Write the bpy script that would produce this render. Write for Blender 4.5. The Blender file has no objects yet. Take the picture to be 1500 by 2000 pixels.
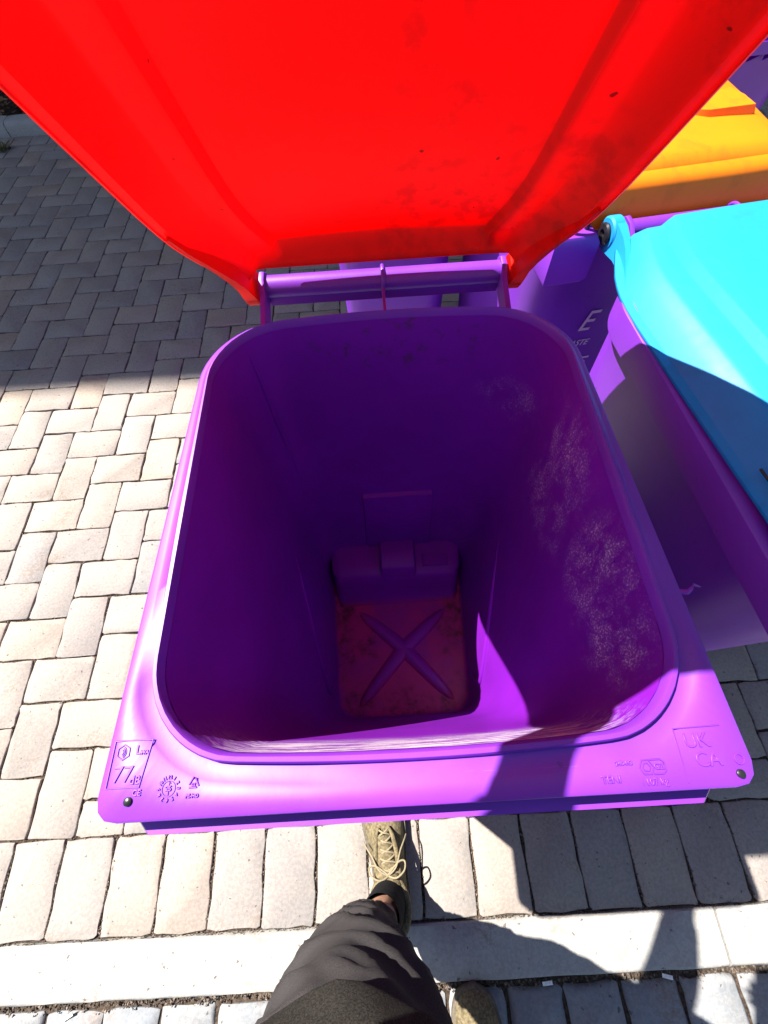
import bpy, bmesh, math, random
from mathutils import Vector, Matrix, noise

random.seed(7)
R = math.radians
scene = bpy.context.scene
COL = scene.collection

# ------------------------------------------------------------------ camera
FPX = 832.81                                  # focal length in pixels of the 2000 px tall photograph
CAM = Vector((-0.0132, 0.0567, 1.4484))
PITCH, YAW, ROLL = 1.09555, -0.01464, -0.07615
c_d = Vector((math.sin(YAW) * math.cos(PITCH), math.cos(YAW) * math.cos(PITCH), -math.sin(PITCH)))
c_r0 = Vector((math.cos(YAW), -math.sin(YAW), 0))
c_u0 = c_r0.cross(c_d)
c_r = c_r0 * math.cos(ROLL) + c_u0 * math.sin(ROLL)
c_u = -c_r0 * math.sin(ROLL) + c_u0 * math.cos(ROLL)
cam = bpy.data.cameras.new('camera')
cam.sensor_fit = 'VERTICAL'
cam.sensor_height = 24.0
cam.lens = FPX / 2000.0 * 24.0
cam.clip_start = 0.01
cam.clip_end = 600
cam_o = bpy.data.objects.new('camera', cam)
m3 = Matrix((c_r, c_u, -c_d)).transposed()
cam_o.matrix_world = Matrix.Translation(CAM) @ m3.to_4x4()
COL.objects.link(cam_o)
scene.camera = cam_o
scene.cycles.max_bounces = 8
scene.cycles.diffuse_bounces = 5
scene.cycles.glossy_bounces = 3
scene.render.resolution_x, scene.render.resolution_y = 768, 1024

# ------------------------------------------------------------------ sky, sun, exposure
SUN = Vector((0.58, -0.38, -1.0)).normalized()          # the way the light travels
world = bpy.data.worlds.new('World')
scene.world = world
world.use_nodes = True
wn = world.node_tree
bg = wn.nodes['Background']
sky = wn.nodes.new('ShaderNodeTexSky')
sky.sky_type = 'NISHITA'
sky.sun_disc = False
sky.sun_elevation = math.asin(-SUN.z)
sky.sun_rotation = math.atan2(-SUN.x, -SUN.y)
wn.links.new(sky.outputs[0], bg.inputs[0])
bg.inputs[1].default_value = 0.053
sun = bpy.data.lights.new('sun', 'SUN')
sun.energy = 5.0
sun.angle = R(0.53)
sun.color = (1.0, 0.955, 0.88)
sun_o = bpy.data.objects.new('sun', sun)
sun_o.rotation_euler = SUN.to_track_quat('-Z', 'Y').to_euler()
sun_o.location = (-4, 3, 8)
COL.objects.link(sun_o)
scene.view_settings.view_transform = 'Standard'
scene.view_settings.look = 'None'
scene.view_settings.exposure = 1.65
scene.view_settings.gamma = 1.0
scene.view_settings.use_curve_mapping = False


# ------------------------------------------------------------------ helpers
def project(p):
    v = Vector(p) - CAM
    z = v.dot(c_d)
    if z < 0.02:
        return None
    return (750 + FPX * v.dot(c_r) / z, 1000 - FPX * v.dot(c_u) / z)


def link(o, parent=None):
    COL.objects.link(o)
    if parent is not None:
        o.parent = parent
    return o


def mesh(name, verts, faces, smooth=35):
    m = bpy.data.meshes.new(name)
    m.from_pydata([tuple(v) for v in verts], [], faces)
    m.validate()
    bm = bmesh.new()
    bm.from_mesh(m)
    bmesh.ops.recalc_face_normals(bm, faces=bm.faces)
    bm.to_mesh(m)
    bm.free()
    if smooth:
        for p in m.polygons:
            p.use_smooth = True
        m.set_sharp_from_angle(angle=R(smooth))
    m.update()
    return m


def obj(name, m, mat=None, parent=None):
    if mat is not None and not m.materials:
        m.materials.append(mat)
    return link(bpy.data.objects.new(name, m), parent)


def tag(o, label=None, cat=None, group=None, kind=None):
    if label: o['label'] = label
    if cat: o['category'] = cat
    if group: o['group'] = group
    if kind: o['kind'] = kind
    return o


def empty(name, loc=(0, 0, 0), rz=0.0):
    o = bpy.data.objects.new(name, None)
    o.empty_display_size = 0.1
    o.location = loc
    o.rotation_euler = (0, 0, rz)
    return link(o)


class MB:
    """collects simple solids into one mesh"""
    def __init__(s):
        s.v, s.f = [], []

    def add(s, v, f):
        n = len(s.v)
        s.v += [Vector(a) for a in v]
        s.f += [tuple(i + n for i in q) for q in f]
        return s

    def box(s, a, b):
        x0, y0, z0 = a
        x1, y1, z1 = b
        return s.add([(x0, y0, z0), (x1, y0, z0), (x1, y1, z0), (x0, y1, z0), (x0, y0, z1), (x1, y0, z1), (x1, y1, z1), (x0, y1, z1)],
                     [(0, 3, 2, 1), (4, 5, 6, 7), (0, 1, 5, 4), (1, 2, 6, 5), (2, 3, 7, 6), (3, 0, 4, 7)])

    def prism(s, poly, axis, a, b, bev=0.0):
        """poly: 2D points; axis 0/1/2 is the extrude axis; with a small bevel on both ends"""
        def P(q, h):
            l = [q[0], q[1]]
            l.insert(axis, h)
            return tuple(l)
        n = len(poly)
        cx = sum(p[0] for p in poly) / n
        cy = sum(p[1] for p in poly) / n
        rings = [(a, 1), (b, 1)]
        if bev:
            rr = max(math.hypot(p[0] - cx, p[1] - cy) for p in poly)
            k = 1 - bev / rr
            g = bev if b > a else -bev
            rings = [(a, k), (a + g, 1), (b - g, 1), (b, k)]
        v, f = [], []
        for h, k in rings:
            v += [P((cx + (p[0] - cx) * k, cy + (p[1] - cy) * k), h) for p in poly]
        for r in range(len(rings) - 1):
            for i in range(n):
                j = (i + 1) % n
                f.append((r * n + i, r * n + j, (r + 1) * n + j, (r + 1) * n + i))
        f.append(tuple(range(n - 1, -1, -1)))
        f.append(tuple((len(rings) - 1) * n + i for i in range(n)))
        return s.add(v, f)

    def tube(s, pts, rad, n=12, cap=True, ry=None):
        pts = [Vector(p) for p in pts]
        if not isinstance(rad, (list, tuple)):
            rad = [rad] * len(pts)
        v, f = [], []
        up = None
        for i, p in enumerate(pts):
            t = (pts[min(i + 1, len(pts) - 1)] - pts[max(i - 1, 0)])
            if t.length < 1e-9:
                t = Vector((0, 0, 1))
            t.normalize()
            if up is None:
                up = Vector((0, 0, 1)) if abs(t.z) < 0.9 else Vector((1, 0, 0))
            a = t.cross(up)
            if a.length < 1e-6:
                a = t.cross(Vector((0, 1, 0)))
            a.normalize()
            b = a.cross(t).normalized()
            up = b
            for k in range(n):
                th = 2 * math.pi * k / n
                v.append(p + a * (math.cos(th) * rad[i]) + b * (math.sin(th) * rad[i] * (ry or 1)))
        for i in range(len(pts) - 1):
            for k in range(n):
                j = (k + 1) % n
                f.append((i * n + k, i * n + j, (i + 1) * n + j, (i + 1) * n + k))
        if cap:
            f.append(tuple(range(n - 1, -1, -1)))
            f.append(tuple((len(pts) - 1) * n + k for k in range(n)))
        return s.add(v, f)

    def ball(s, c, r, n=12, m=8):
        if not isinstance(r, (tuple, list)):
            r = (r, r, r)
        c = Vector(c)
        v = [c + Vector((0, 0, r[2]))]
        f = []
        for i in range(1, m):
            ph = math.pi * i / m
            for k in range(n):
                th = 2 * math.pi * k / n
                v.append(c + Vector((r[0] * math.sin(ph) * math.cos(th), r[1] * math.sin(ph) * math.sin(th), r[2] * math.cos(ph))))
        v.append(c - Vector((0, 0, r[2])))
        for k in range(n):
            f.append((0, 1 + k, 1 + (k + 1) % n))
            f.append((len(v) - 1, 1 + (m - 2) * n + (k + 1) % n, 1 + (m - 2) * n + k))
        for i in range(m - 2):
            for k in range(n):
                j = (k + 1) % n
                f.append((1 + i * n + k, 1 + (i + 1) * n + k, 1 + (i + 1) * n + j, 1 + i * n + j))
        return s.add(v, f)

    def loft(s, rings, cap0=True, cap1=True, closed=True):
        n = len(rings[0])
        v = [p for r in rings for p in r]
        f = []
        for i in range(len(rings) - 1):
            for k in range(n if closed else n - 1):
                j = (k + 1) % n
                f.append((i * n + k, i * n + j, (i + 1) * n + j, (i + 1) * n + k))
        if cap0: f.append(tuple(range(n - 1, -1, -1)))
        if cap1: f.append(tuple((len(rings) - 1) * n + k for k in range(n)))
        return s.add(v, f)

    def mesh(s, name, smooth=35):
        return mesh(name, s.v, s.f, smooth)

    def build(s, name, mat, parent=None, smooth=35):
        return obj(name, s.mesh(name, smooth), mat, parent)


# ------------------------------------------------------------------ node helpers
class NT:
    def __init__(s, name):
        s.mat = bpy.data.materials.new(name)
        s.mat.use_nodes = True
        s.t = s.mat.node_tree
        s.b = s.t.nodes['Principled BSDF']
        s.out = s.t.nodes['Material Output']

    def n(s, kind, **kw):
        nd = s.t.nodes.new('ShaderNode' + kind)
        for k, v in kw.items():
            setattr(nd, k, v)
        return nd

    def l(s, a, b):
        s.t.links.new(a, b)

    def val(s, x):
        return x

    def setin(s, sock, x):
        if hasattr(x, 'is_output'):
            s.l(x, sock)
        else:
            sock.default_value = x

    def math(s, op, a, b=None, c=None, clamp=False):
        nd = s.n('Math', operation=op, use_clamp=clamp)
        s.setin(nd.inputs[0], a)
        if b is not None: s.setin(nd.inputs[1], b)
        if c is not None: s.setin(nd.inputs[2], c)
        return nd.outputs[0]

    def mix(s, fac, a, b, blend='MIX'):
        nd = s.n('Mix', data_type='RGBA', blend_type=blend)
        s.setin(nd.inputs[0], fac)
        for q, x in ((6, a), (7, b)):
            if isinstance(x, (tuple, list)) and len(x) == 3: x = (*x, 1)
            s.setin(nd.inputs[q], x)
        return nd.outputs[2]

    def coords(s, what='Object'):
        return s.n('TexCoord').outputs[what]

    def mapping(s, vec, scale=(1, 1, 1), rot=(0, 0, 0), loc=(0, 0, 0)):
        nd = s.n('Mapping')
        s.l(vec, nd.inputs[0])
        nd.inputs['Scale'].default_value = scale
        nd.inputs['Rotation'].default_value = rot
        nd.inputs['Location'].default_value = loc
        return nd.outputs[0]

    def noise(s, vec, scale, detail=3, rough=0.55, dist=0.0):
        nd = s.n('TexNoise')
        s.l(vec, nd.inputs['Vector'])
        nd.inputs['Scale'].default_value = scale
        nd.inputs['Detail'].default_value = detail
        nd.inputs['Roughness'].default_value = rough
        nd.inputs['Distortion'].default_value = dist
        return nd.outputs['Fac']

    def ramp(s, fac, stops):
        nd = s.n('ValToRGB')
        s.l(fac, nd.inputs[0])
        e = nd.color_ramp.elements
        while len(e) < len(stops): e.new(0.5)
        for i, (p, c) in enumerate(stops):
            e[i].position = p
            if not isinstance(c, (tuple, list)): c = (c, c, c)
            e[i].color = (*c[:3], 1)
        return nd.outputs[0]

    def step(s, x, lo, hi):
        nd = s.n('MapRange', interpolation_type='SMOOTHSTEP')
        s.setin(nd.inputs[0], x)
        nd.inputs[1].default_value = lo
        nd.inputs[2].default_value = hi
        nd.inputs[3].default_value = 0
        nd.inputs[4].default_value = 1
        return nd.outputs[0]

    def bump(s, h, strength=0.3, dist=0.002):
        nd = s.n('Bump')
        nd.inputs['Strength'].default_value = strength
        nd.inputs['Distance'].default_value = dist
        s.l(h, nd.inputs['Height'])
        s.l(nd.outputs[0], s.b.inputs['Normal'])
        return nd

    def set(s, base=None, rough=None, spec=None, metal=None):
        if base is not None:
            if isinstance(base, tuple): base = (*base[:3], 1)
            s.setin(s.b.inputs['Base Color'], base)
        if rough is not None: s.setin(s.b.inputs['Roughness'], rough)
        if spec is not None: s.setin(s.b.inputs['Specular IOR Level'], spec)
        if metal is not None: s.setin(s.b.inputs['Metallic'], metal)
        return s.mat


# ------------------------------------------------------------------ materials
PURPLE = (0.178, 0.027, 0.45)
INNER_SHADED = (0.190, 0.010, 0.385)  # same plastic as PURPLE, with the interior's shade put into the colour


def plastic(name, col, rough=0.43, grime=0.25, var=0.14):
    t = NT(name)
    v = t.coords()
    big = t.noise(v, 3.5, 3)
    mid = t.noise(v, 26, 4, 0.6)
    fine = t.noise(v, 240, 2)
    c = t.mix(t.step(big, 0.3, 0.7), tuple(x * (1 - var) for x in col), tuple(min(1, x * (1 + var)) for x in col))
    # thin haze of dust and little dark marks
    dust = t.step(mid, 0.55, 0.78)
    c = t.mix(t.math('MULTIPLY', dust, grime * 0.35), c, tuple(0.6 * x + 0.07 for x in col))
    sc = t.math('MAXIMUM', t.step(t.noise(t.mapping(v, (2, 60, 60), (0, 0, R(20))), 3, 4, 0.7), 0.66, 0.72), t.step(t.noise(t.mapping(v, (60, 3, 60), (0, 0, R(-12))), 3, 4, 0.7), 0.67, 0.73))
    sc = t.math('MULTIPLY', sc, t.step(big, 0.42, 0.62))
    c = t.mix(t.math('MULTIPLY', sc, 0.30), c, tuple(0.5 * x + 0.22 for x in col))
    spots = t.step(t.noise(v, 70, 2, 0.4), 0.735, 0.77)
    c = t.mix(t.math('MULTIPLY', spots, grime), c, (0.03, 0.02, 0.02))
    t.bump(t.math('ADD', t.math('MULTIPLY', fine, 0.25), mid), 0.10, 0.0012)
    return t.set(c, t.math('ADD', t.math('MULTIPLY', mid, 0.12), rough - 0.06), 0.5)


def bin_plastic(name):
    """purple body plastic with scuffed and dirty patches where the loads rub (object space of the body)"""
    t = NT(name)
    v = t.coords()
    sep = t.n('SeparateXYZ')
    t.l(v, sep.inputs[0])
    X, Y, Z = sep.outputs
    big = t.noise(v, 4, 3)
    mid = t.noise(v, 30, 4, 0.6)
    col = t.mix(t.step(big, 0.3, 0.7), tuple(x * 0.9 for x in INNER_SHADED), tuple(x * 1.1 for x in INNER_SHADED))

    def blob(cx, cy, cz, sx, sy, sz):
        mp = t.n('Mapping')
        mp.vector_type = 'POINT'
        t.l(v, mp.inputs[0])
        mp.inputs['Location'].default_value = (-cx / sx, -cy / sy, -cz / sz)
        mp.inputs['Scale'].default_value = (1 / sx, 1 / sy, 1 / sz)
        ln = t.n('VectorMath', operation='LENGTH')
        t.l(mp.outputs[0], ln.inputs[0])
        return t.math('SUBTRACT', 1.0, t.step(ln.outputs['Value'], 0.45, 1.0))
    wob = t.noise(v, 14, 3, 0.6)
    # speckled scuffs on the right wall
    reg = t.math('MAXIMUM', blob(0.25, 0.19, 0.90, 0.08, 0.15, 0.12), t.math('MULTIPLY', blob(0.25, 0.40, 0.86, 0.08, 0.15, 0.16), 0.8))
    reg = t.math('MAXIMUM', reg, t.math('MULTIPLY', blob(0.22, 0.57, 0.84, 0.09, 0.09, 0.06), 0.55))
    wob2 = t.noise(t.mapping(v, (1, 1.4, 0.8), (R(25), 0, 0)), 30, 6, 0.75)
    reg = t.math('MULTIPLY', reg, t.math('MULTIPLY', t.step(wob, 0.36, 0.60), t.step(wob2, 0.38, 0.62)))
    scr = t.noise(t.mapping(v, (1, 1.0, 0.8)), 330, 4, 0.7)
    sp = t.math('MULTIPLY', reg, t.math('ADD', 0.10, t.math('MULTIPLY', t.step(scr, 0.50, 0.66), 0.75)))
    # long pale scratches along the front wall below the rim
    fr = t.math('MULTIPLY', t.math('SUBTRACT', 1.0, t.step(Y, 0.075, 0.105)), t.math('MULTIPLY', t.math('MULTIPLY', t.step(Z, 0.83, 0.93), t.math('MULTIPLY', t.step(X, -0.24, -0.12), t.math('SUBTRACT', 1.0, t.step(X, 0.13, 0.23)))), t.math('SUBTRACT', 1.0, t.step(Z, 0.985, 0.993))))
    st = t.noise(t.mapping(v, (5, 70, 110), (0, R(5), 0)), 2.4, 6, 0.75)
    fs = t.math('MULTIPLY', fr, t.step(st, 0.48, 0.54))
    scuff = t.math('MAXIMUM', t.math('MULTIPLY', sp, 0.9), t.math('MULTIPLY', fs, 0.95))
    col = t.mix(scuff, col, (0.80, 0.75, 0.76))
    # brown dirt: floor of the bin, smears under the back rim
    gr = t.noise(v, 45, 4, 0.7)
    fl = t.math('SUBTRACT', 1.0, t.step(Z, 0.062, 0.075))
    low = t.noise(v, 9, 3, 0.6)
    edge = t.math('SUBTRACT', 1.0, blob(0.01, 0.29, 0.06, 0.24, 0.26, 0.3))
    dirt = t.math('MULTIPLY', fl, t.math('ADD', 0.10, t.math('MULTIPLY', t.math('MULTIPLY', t.step(t.math('ADD', low, t.math('MULTIPLY', edge, 0.20)), 0.54, 0.78), t.step(gr, 0.34, 0.66)), 0.75)))
    bk = t.math('MULTIPLY', blob(0.02, 0.62, 0.95, 0.2, 0.08, 0.08), t.step(gr, 0.52, 0.66))
    dirt = t.math('MAXIMUM', dirt, t.math('MULTIPLY', bk, 0.55))
    dirt = t.math('MAXIMUM', dirt, t.math('MULTIPLY', t.step(t.noise(v, 60, 2, 0.4), 0.77, 0.80), 0.4))
    lid_glow = t.math('MULTIPLY', fl, t.math('ADD', 0.35, t.math('MULTIPLY', t.step(t.noise(v, 7, 2, 0.5), 0.38, 0.62), 0.45)))
    col = t.mix(lid_glow, col, (0.46, 0.035, 0.20))  # red light falling through the lid, painted into the floor colour
    col = t.mix(dirt, col, (0.055, 0.028, 0.022))
    rg = t.math('ADD', 0.40, t.math('MULTIPLY', t.math('MAXIMUM', scuff, dirt), 0.35))
    t.bump(t.math('ADD', mid, t.math('MULTIPLY', scr, 0.4)), 0.08, 0.0015)
    return t.set(col, rg, 0.3)


def lid_plastic(name, col, trans, fac):
    """coloured HDPE: lets some sunlight through"""
    t = NT(name)
    v = t.coords()
    big = t.noise(v, 5, 4, 0.6)
    mid = t.noise(v, 40, 4, 0.65)
    spots = t.step(t.noise(v, 75, 1, 0.3), 0.80, 0.82)
    stain = t.math('MULTIPLY', t.step(big, 0.48, 0.66), t.step(mid, 0.44, 0.62))
    c = t.mix(t.math('MULTIPLY', stain, 0.6), col, tuple(0.72 * x + 0.004 for x in col))
    c = t.mix(t.math('MULTIPLY', spots, 0.85), c, (0.04, 0.01, 0.005))
    t.set(c, t.math('ADD', 0.40, t.math('MULTIPLY', mid, 0.16)), 0.3)
    t.bump(t.math('ADD', mid, t.math('MULTIPLY', big, 2.0)), 0.08, 0.002)
    tr = t.n('BsdfTranslucent')
    tc = t.mix(t.math('MULTIPLY', stain, 0.50), trans, tuple(0.6 * x for x in trans))
    tc = t.mix(t.math('MULTIPLY', spots, 0.7), tc, (0.04, 0.0, 0.0))
    t.l(tc, tr.inputs[0])
    mx = t.n('MixShader')
    mx.inputs[0].default_value = fac
    t.l(t.b.outputs[0], mx.inputs[1])
    t.l(tr.outputs[0], mx.inputs[2])
    t.l(mx.outputs[0], t.out.inputs[0])
    return t.mat


def stone(name, cols, speck=0.5, scale=1.0, bump=0.35):
    t = NT(name)
    v = t.coords('Object')
    info = t.n('ObjectInfo')
    geo = t.n('NewGeometry')
    rnd = t.math('FRACT', t.math('ADD', info.outputs['Random'], geo.outputs['Random Per Island']))
    pos = geo.outputs['Position']
    k = len(cols)
    base = t.ramp(rnd, [(i / (k - 1), c) for i, c in enumerate(cols)])
    mid = t.noise(pos, 22 * scale, 4, 0.65)
    fine = t.noise(pos, 330 * scale, 3, 0.7)
    grain = t.noise(pos, 120 * scale, 3, 0.7)
    c = t.mix(t.math('MULTIPLY', t.step(mid, 0.35, 0.68), 0.45), base, t.mix(0.5, base, (0.36, 0.29, 0.24)))
    c = t.mix(t.math('MULTIPLY', t.step(grain, 0.38, 0.62), 0.35), c, t.mix(1.0, c, (0.55, 0.55, 0.56), 'MULTIPLY'))
    c = t.mix(t.math('MULTIPLY', t.step(fine, 0.66, 0.74), speck), c, (0.62, 0.62, 0.60))
    pits = t.noise(pos, 75 * scale, 2, 0.5)
    c = t.mix(t.math('MULTIPLY', t.step(pits, 0.685, 0.73), 0.75), c, (0.07, 0.055, 0.05))
    blot = t.math('MULTIPLY', t.step(t.noise(pos, 6.5, 3, 0.6), 0.55, 0.72), t.step(grain, 0.40, 0.58))
    c = t.mix(t.math('MULTIPLY', blot, 0.5), c, (0.21, 0.145, 0.105))
    c = t.mix(t.math('MULTIPLY', t.math('SUBTRACT', 1.0, t.step(fine, 0.28, 0.36)), speck * 0.6), c, (0.05, 0.045, 0.05))
    t.bump(t.math('ADD', grain, t.math('MULTIPLY', fine, 0.5)), bump, 0.002)
    return t.set(c, 0.9, 0.25)


def flat(name, col, rough=0.6, spec=0.4, metal=0.0, nscale=60, var=0.25, bump=0.15):
    t = NT(name)
    v = t.coords()
    a = t.noise(v, nscale, 4, 0.65)
    c = t.mix(t.step(a, 0.3, 0.7), tuple(x * (1 - var) for x in col), tuple(min(1, x * (1 + var)) for x in col))
    t.bump(a, bump, 0.0015)
    return t.set(c, rough, spec, metal)


M = {}
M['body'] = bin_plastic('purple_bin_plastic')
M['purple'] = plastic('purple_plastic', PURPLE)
M['red_lid'] = lid_plastic('red_lid_plastic', (0.80, 0.012, 0.002), (0.97, 0.006, 0.002), 0.48)
M['orange_lid'] = lid_plastic('orange_lid_plastic', (0.95, 0.215, 0.005), (0.9, 0.01, 0.003), 0.10)
M['cyan_lid'] = lid_plastic('cyan_lid_plastic', (0.012, 0.25, 0.60), (0.0, 0.3, 0.5), 0.04)
M['black'] = flat('black_plastic', (0.012, 0.012, 0.014), 0.3, 0.5)
M['rubber'] = flat('tyre_rubber', (0.02, 0.02, 0.021), 0.75, 0.3)
M['steel'] = flat('galvanised_steel', (0.5, 0.5, 0.5), 0.35, 0.5, 0.9)
M['white_print'] = flat('white_print', (0.7, 0.68, 0.72), 0.5, 0.4, 0, 200, 0.1)
M['paver'] = stone('paver_concrete', [(0.265, 0.240, 0.222), (0.310, 0.262, 0.225), (0.235, 0.222, 0.218), (0.330, 0.268, 0.222), (0.275, 0.252, 0.235), (0.300, 0.262, 0.228), (0.250, 0.228, 0.215)])
M['sett'] = stone('sett_concrete', [(0.21, 0.225, 0.245), (0.24, 0.25, 0.26), (0.20, 0.215, 0.235)])
M['kerb'] = stone('kerb_concrete', [(0.34, 0.335, 0.315), (0.37, 0.36, 0.34)], 0.4, 1.0, 0.3)
M['jointsand'] = flat('joint_sand', (0.055, 0.040, 0.030), 0.95, 0.1, 0, 160, 0.6, 0.8)
M['grit'] = stone('joint_grit', [(0.04, 0.03, 0.025), (0.10, 0.075, 0.055), (0.06, 0.05, 0.045), (0.2, 0.16, 0.13)], 0.2)
M['soil'] = flat('soil', (0.035, 0.025, 0.018), 0.95, 0.1, 0, 40, 0.6, 1.0)
M['ground'] = flat('ground_earth', (0.12, 0.11, 0.09), 0.95, 0.1, 0, 2, 0.4, 0.3)

# ================================================================== THE GROUND
W, L = 0.136, 0.2057            # paver module
OX, OY = -1.35082, 1.28798      # a corner of the herringbone
SOLD_Y0, SOLD_Y1 = -0.379, -0.163
KERB_Y0 = -0.497
FARK = 4.12
GAP = 0.0058

m = MB().add([(-150, -150, -0.06), (150, -150, -0.06), (150, 150, -0.06), (-150, 150, -0.06)], [(0, 1, 2, 3)])
tag(m.build('ground', M['ground'], None, 0), kind='structure')

paving = MB().box((-5.0, SOLD_Y0, -0.05), (5.0, FARK, -0.009)).build('paving', M['jointsand'], None, 0)
tag(paving, kind='structure')
road = MB().box((-5.0, -3.2, -0.055), (5.0, KERB_Y0 - 0.001, -0.022)).build('road', M['jointsand'], None, 0)
tag(road, kind='structure')


def stone_mesh(name, hx, hy, rnd, top=0.0, bot=-0.03, cham=0.0020, jit=0.0026):
    """a tumbled block: wobbly outline, worn top edge"""
    pts = []
    r = min(0.005, hx * 0.4, hy * 0.4)
    nx = 6 if hx > hy else 4
    ny = 6 if hy > hx else 4
    def side(a, b, n):
        for i in range(n):
            f = (i + 0.5) / n
            pts.append((a[0] + (b[0] - a[0]) * f, a[1] + (b[1] - a[1]) * f))
    corners = [(hx, -hy), (hx, hy), (-hx, hy), (-hx, -hy)]
    for i in range(4):
        c0, c1 = corners[i], corners[(i + 1) % 4]
        d = Vector((c1[0] - c0[0], c1[1] - c0[1])).normalized()
        rr = r * rnd.uniform(0.6, 1.3)
        a = (c0[0] + d.x * rr, c0[1] + d.y * rr)
        b = (c1[0] - d.x * rr, c1[1] - d.y * rr)
        pts.append(a)
        side(a, b, (ny if i % 2 == 0 else nx) - 1)
        pts.append(b)
    pts = [(x + rnd.uniform(-jit, jit), y + rnd.uniform(-jit, jit)) for x, y in pts]
    n = len(pts)
    v, f = [], []
    for z, off in ((bot, 0.0), (top - cham * 0.8, 0.0), (top, cham)):
        for x, y in pts:
            o = off * rnd.uniform(0.6, 1.4)
            k = math.hypot(x, y)
            zz = z + (rnd.uniform(-0.0008, 0.0008) if off else rnd.uniform(-0.001, 0.001) if z > bot else 0)
            v.append((x - (o if x > 0 else -o) * min(1, abs(x) / hx + 0.1), y - (o if y > 0 else -o) * min(1, abs(y) / hy + 0.1), zz))
    for q in range(2):
        for i in range(n):
            j = (i + 1) % n
            f.append((q * n + i, q * n + j, (q + 1) * n + j, (q + 1) * n + i))
    f.append(tuple(2 * n + i for i in range(n)))
    return v, f


# bricks of the herringbone field: (cx, cy, hx, hy, rotated)
bricks = []
for i in range(-70, 71):
    for j in range(-30, 31):
        ox = OX + i * W + j * L
        oy = OY - i * W + j * L
        for (x0, y0, x1, y1) in ((ox, oy - W, ox + L, oy), (ox - W, oy - L, ox, oy)):
            y0c, y1c = (SOLD_Y1 if y0 < SOLD_Y1 + 0.045 else y0), min(y1, FARK - 0.14)
            if x1 < -4.95 or x0 > 4.6 or y1c - y0c < 0.045:
                continue
            bricks.append((x0, y0c, x1, y1c, abs((y1c - y0c) - (y1 - y0)) > 1e-6))
# a last straight row in front of the far kerb
x = -4.9
while x < 4.6:
    bricks.append((x, FARK - 0.14, x + 0.136, FARK, True))
    x += 0.136

HIDE = [  # silhouettes of the bins and of the raised lid, in photograph pixels
    [(0, 60), (0, 100), (330, 445), (520, 600), (690, 590), (1000, 590), (1500, 120), (1500, -50), (0, -50)],
    [(520, 520), (1060, 520), (1170, 700), (1500, 1010), (1500, 1270), (1390, 1290), (1480, 1560), (1400, 1600), (260, 1625), (180, 1600), (390, 740), (430, 660), (505, 620)],
    [(900, 520), (1500, 200), (1500, 1265), (1380, 1285), (1100, 700)]]


def inside(p, poly):
    c = False
    n = len(poly)
    for i in range(n):
        a, b = poly[i], poly[(i + 1) % n]
        if (a[1] > p[1]) != (b[1] > p[1]) and p[0] < (b[0] - a[0]) * (p[1] - a[1]) / (b[1] - a[1]) + a[0]:
            c = not c
    return c


def view_area(b):
    pr = [project((b[k], b[l], 0)) for k, l in ((0, 1), (2, 1), (2, 3), (0, 3))]
    if any(p is None for p in pr): return 0
    cen = project(((b[0] + b[2]) / 2, (b[1] + b[3]) / 2, 0))
    pts = pr + [cen]
    vis = [(-5 <= p[0] <= 1505 and -5 <= p[1] <= 2005 and not any(inside(p, h) for h in HIDE)) for p in pts]
    if not any(vis): return 0
    a = 0
    for i in range(4):
        x0, y0 = pr[i]
        x1, y1 = pr[(i + 1) % 4]
        a += x0 * y1 - x1 * y0
    return abs(a) * 0.5 * sum(vis) / 5


scored = sorted(bricks, key=lambda b: -view_area(b))
near = [b for b in scored[:300] if view_area(b) > 0]
rest = [b for b in bricks if b not in set(near)]
rnd = random.Random(3)
variants = []
for k in range(10):
    v, f = stone_mesh('paver', (L - GAP) / 2, (W - GAP) / 2, rnd)
    variants.append(mesh('paver', v, f, 50))
for k, b in enumerate(near):
    cx, cy = (b[0] + b[2]) / 2, (b[1] + b[3]) / 2
    if b[4]:
        v, f = stone_mesh('paver', (b[2] - b[0] - GAP) / 2, (b[3] - b[1] - GAP) / 2, rnd)
        o = obj('paver', mesh('paver', v, f, 50), M['paver'], paving)
    else:
        o = obj('paver', variants[rnd.randrange(10)], M['paver'], paving)
        vert = (b[3] - b[1]) > (b[2] - b[0])
        o.rotation_euler = (rnd.uniform(-0.006, 0.006), rnd.uniform(-0.006, 0.006), (R(90) if vert else 0) + (math.pi if rnd.random() < 0.5 else 0) + rnd.uniform(-0.012, 0.012))
    o.location = (cx + rnd.uniform(-0.001, 0.001), cy + rnd.uniform(-0.001, 0.001), rnd.uniform(-0.0025, 0.0005))
mb = MB()
for b in rest:
    v, f = stone_mesh('paver', (b[2] - b[0] - GAP) / 2, (b[3] - b[1] - GAP) / 2, rnd)
    cx, cy, dz = (b[0] + b[2]) / 2, (b[1] + b[3]) / 2, rnd.uniform(-0.0025, 0.0005)
    mb.add([(p[0] + cx, p[1] + cy, p[2] + dz) for p in v], f)
tag(mb.build('far_pavers', M['paver'], paving, 50), kind='stuff')

# soldier course beside the kerb
sv = []
SW, SL = 0.1405, SOLD_Y1 - SOLD_Y0
for k in range(6):
    v, f = stone_mesh('soldier_paver', (SW - 0.0065) / 2, (SL - 0.007) / 2, rnd, cham=0.002, jit=0.0028)
    sv.append(mesh('soldier_paver', v, f, 50))
for k in range(-32, 36):
    o = obj('soldier_paver', sv[rnd.randrange(6)], M['paver'], paving)
    o.location = (-0.404 + (k + 0.5) * SW, (SOLD_Y0 + SOLD_Y1) / 2, rnd.uniform(-0.002, 0.001))
    o.rotation_euler = (rnd.uniform(-0.006, 0.006), rnd.uniform(-0.006, 0.006), (math.pi if rnd.random() < 0.5 else 0) + rnd.uniform(-0.008, 0.008))

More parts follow.
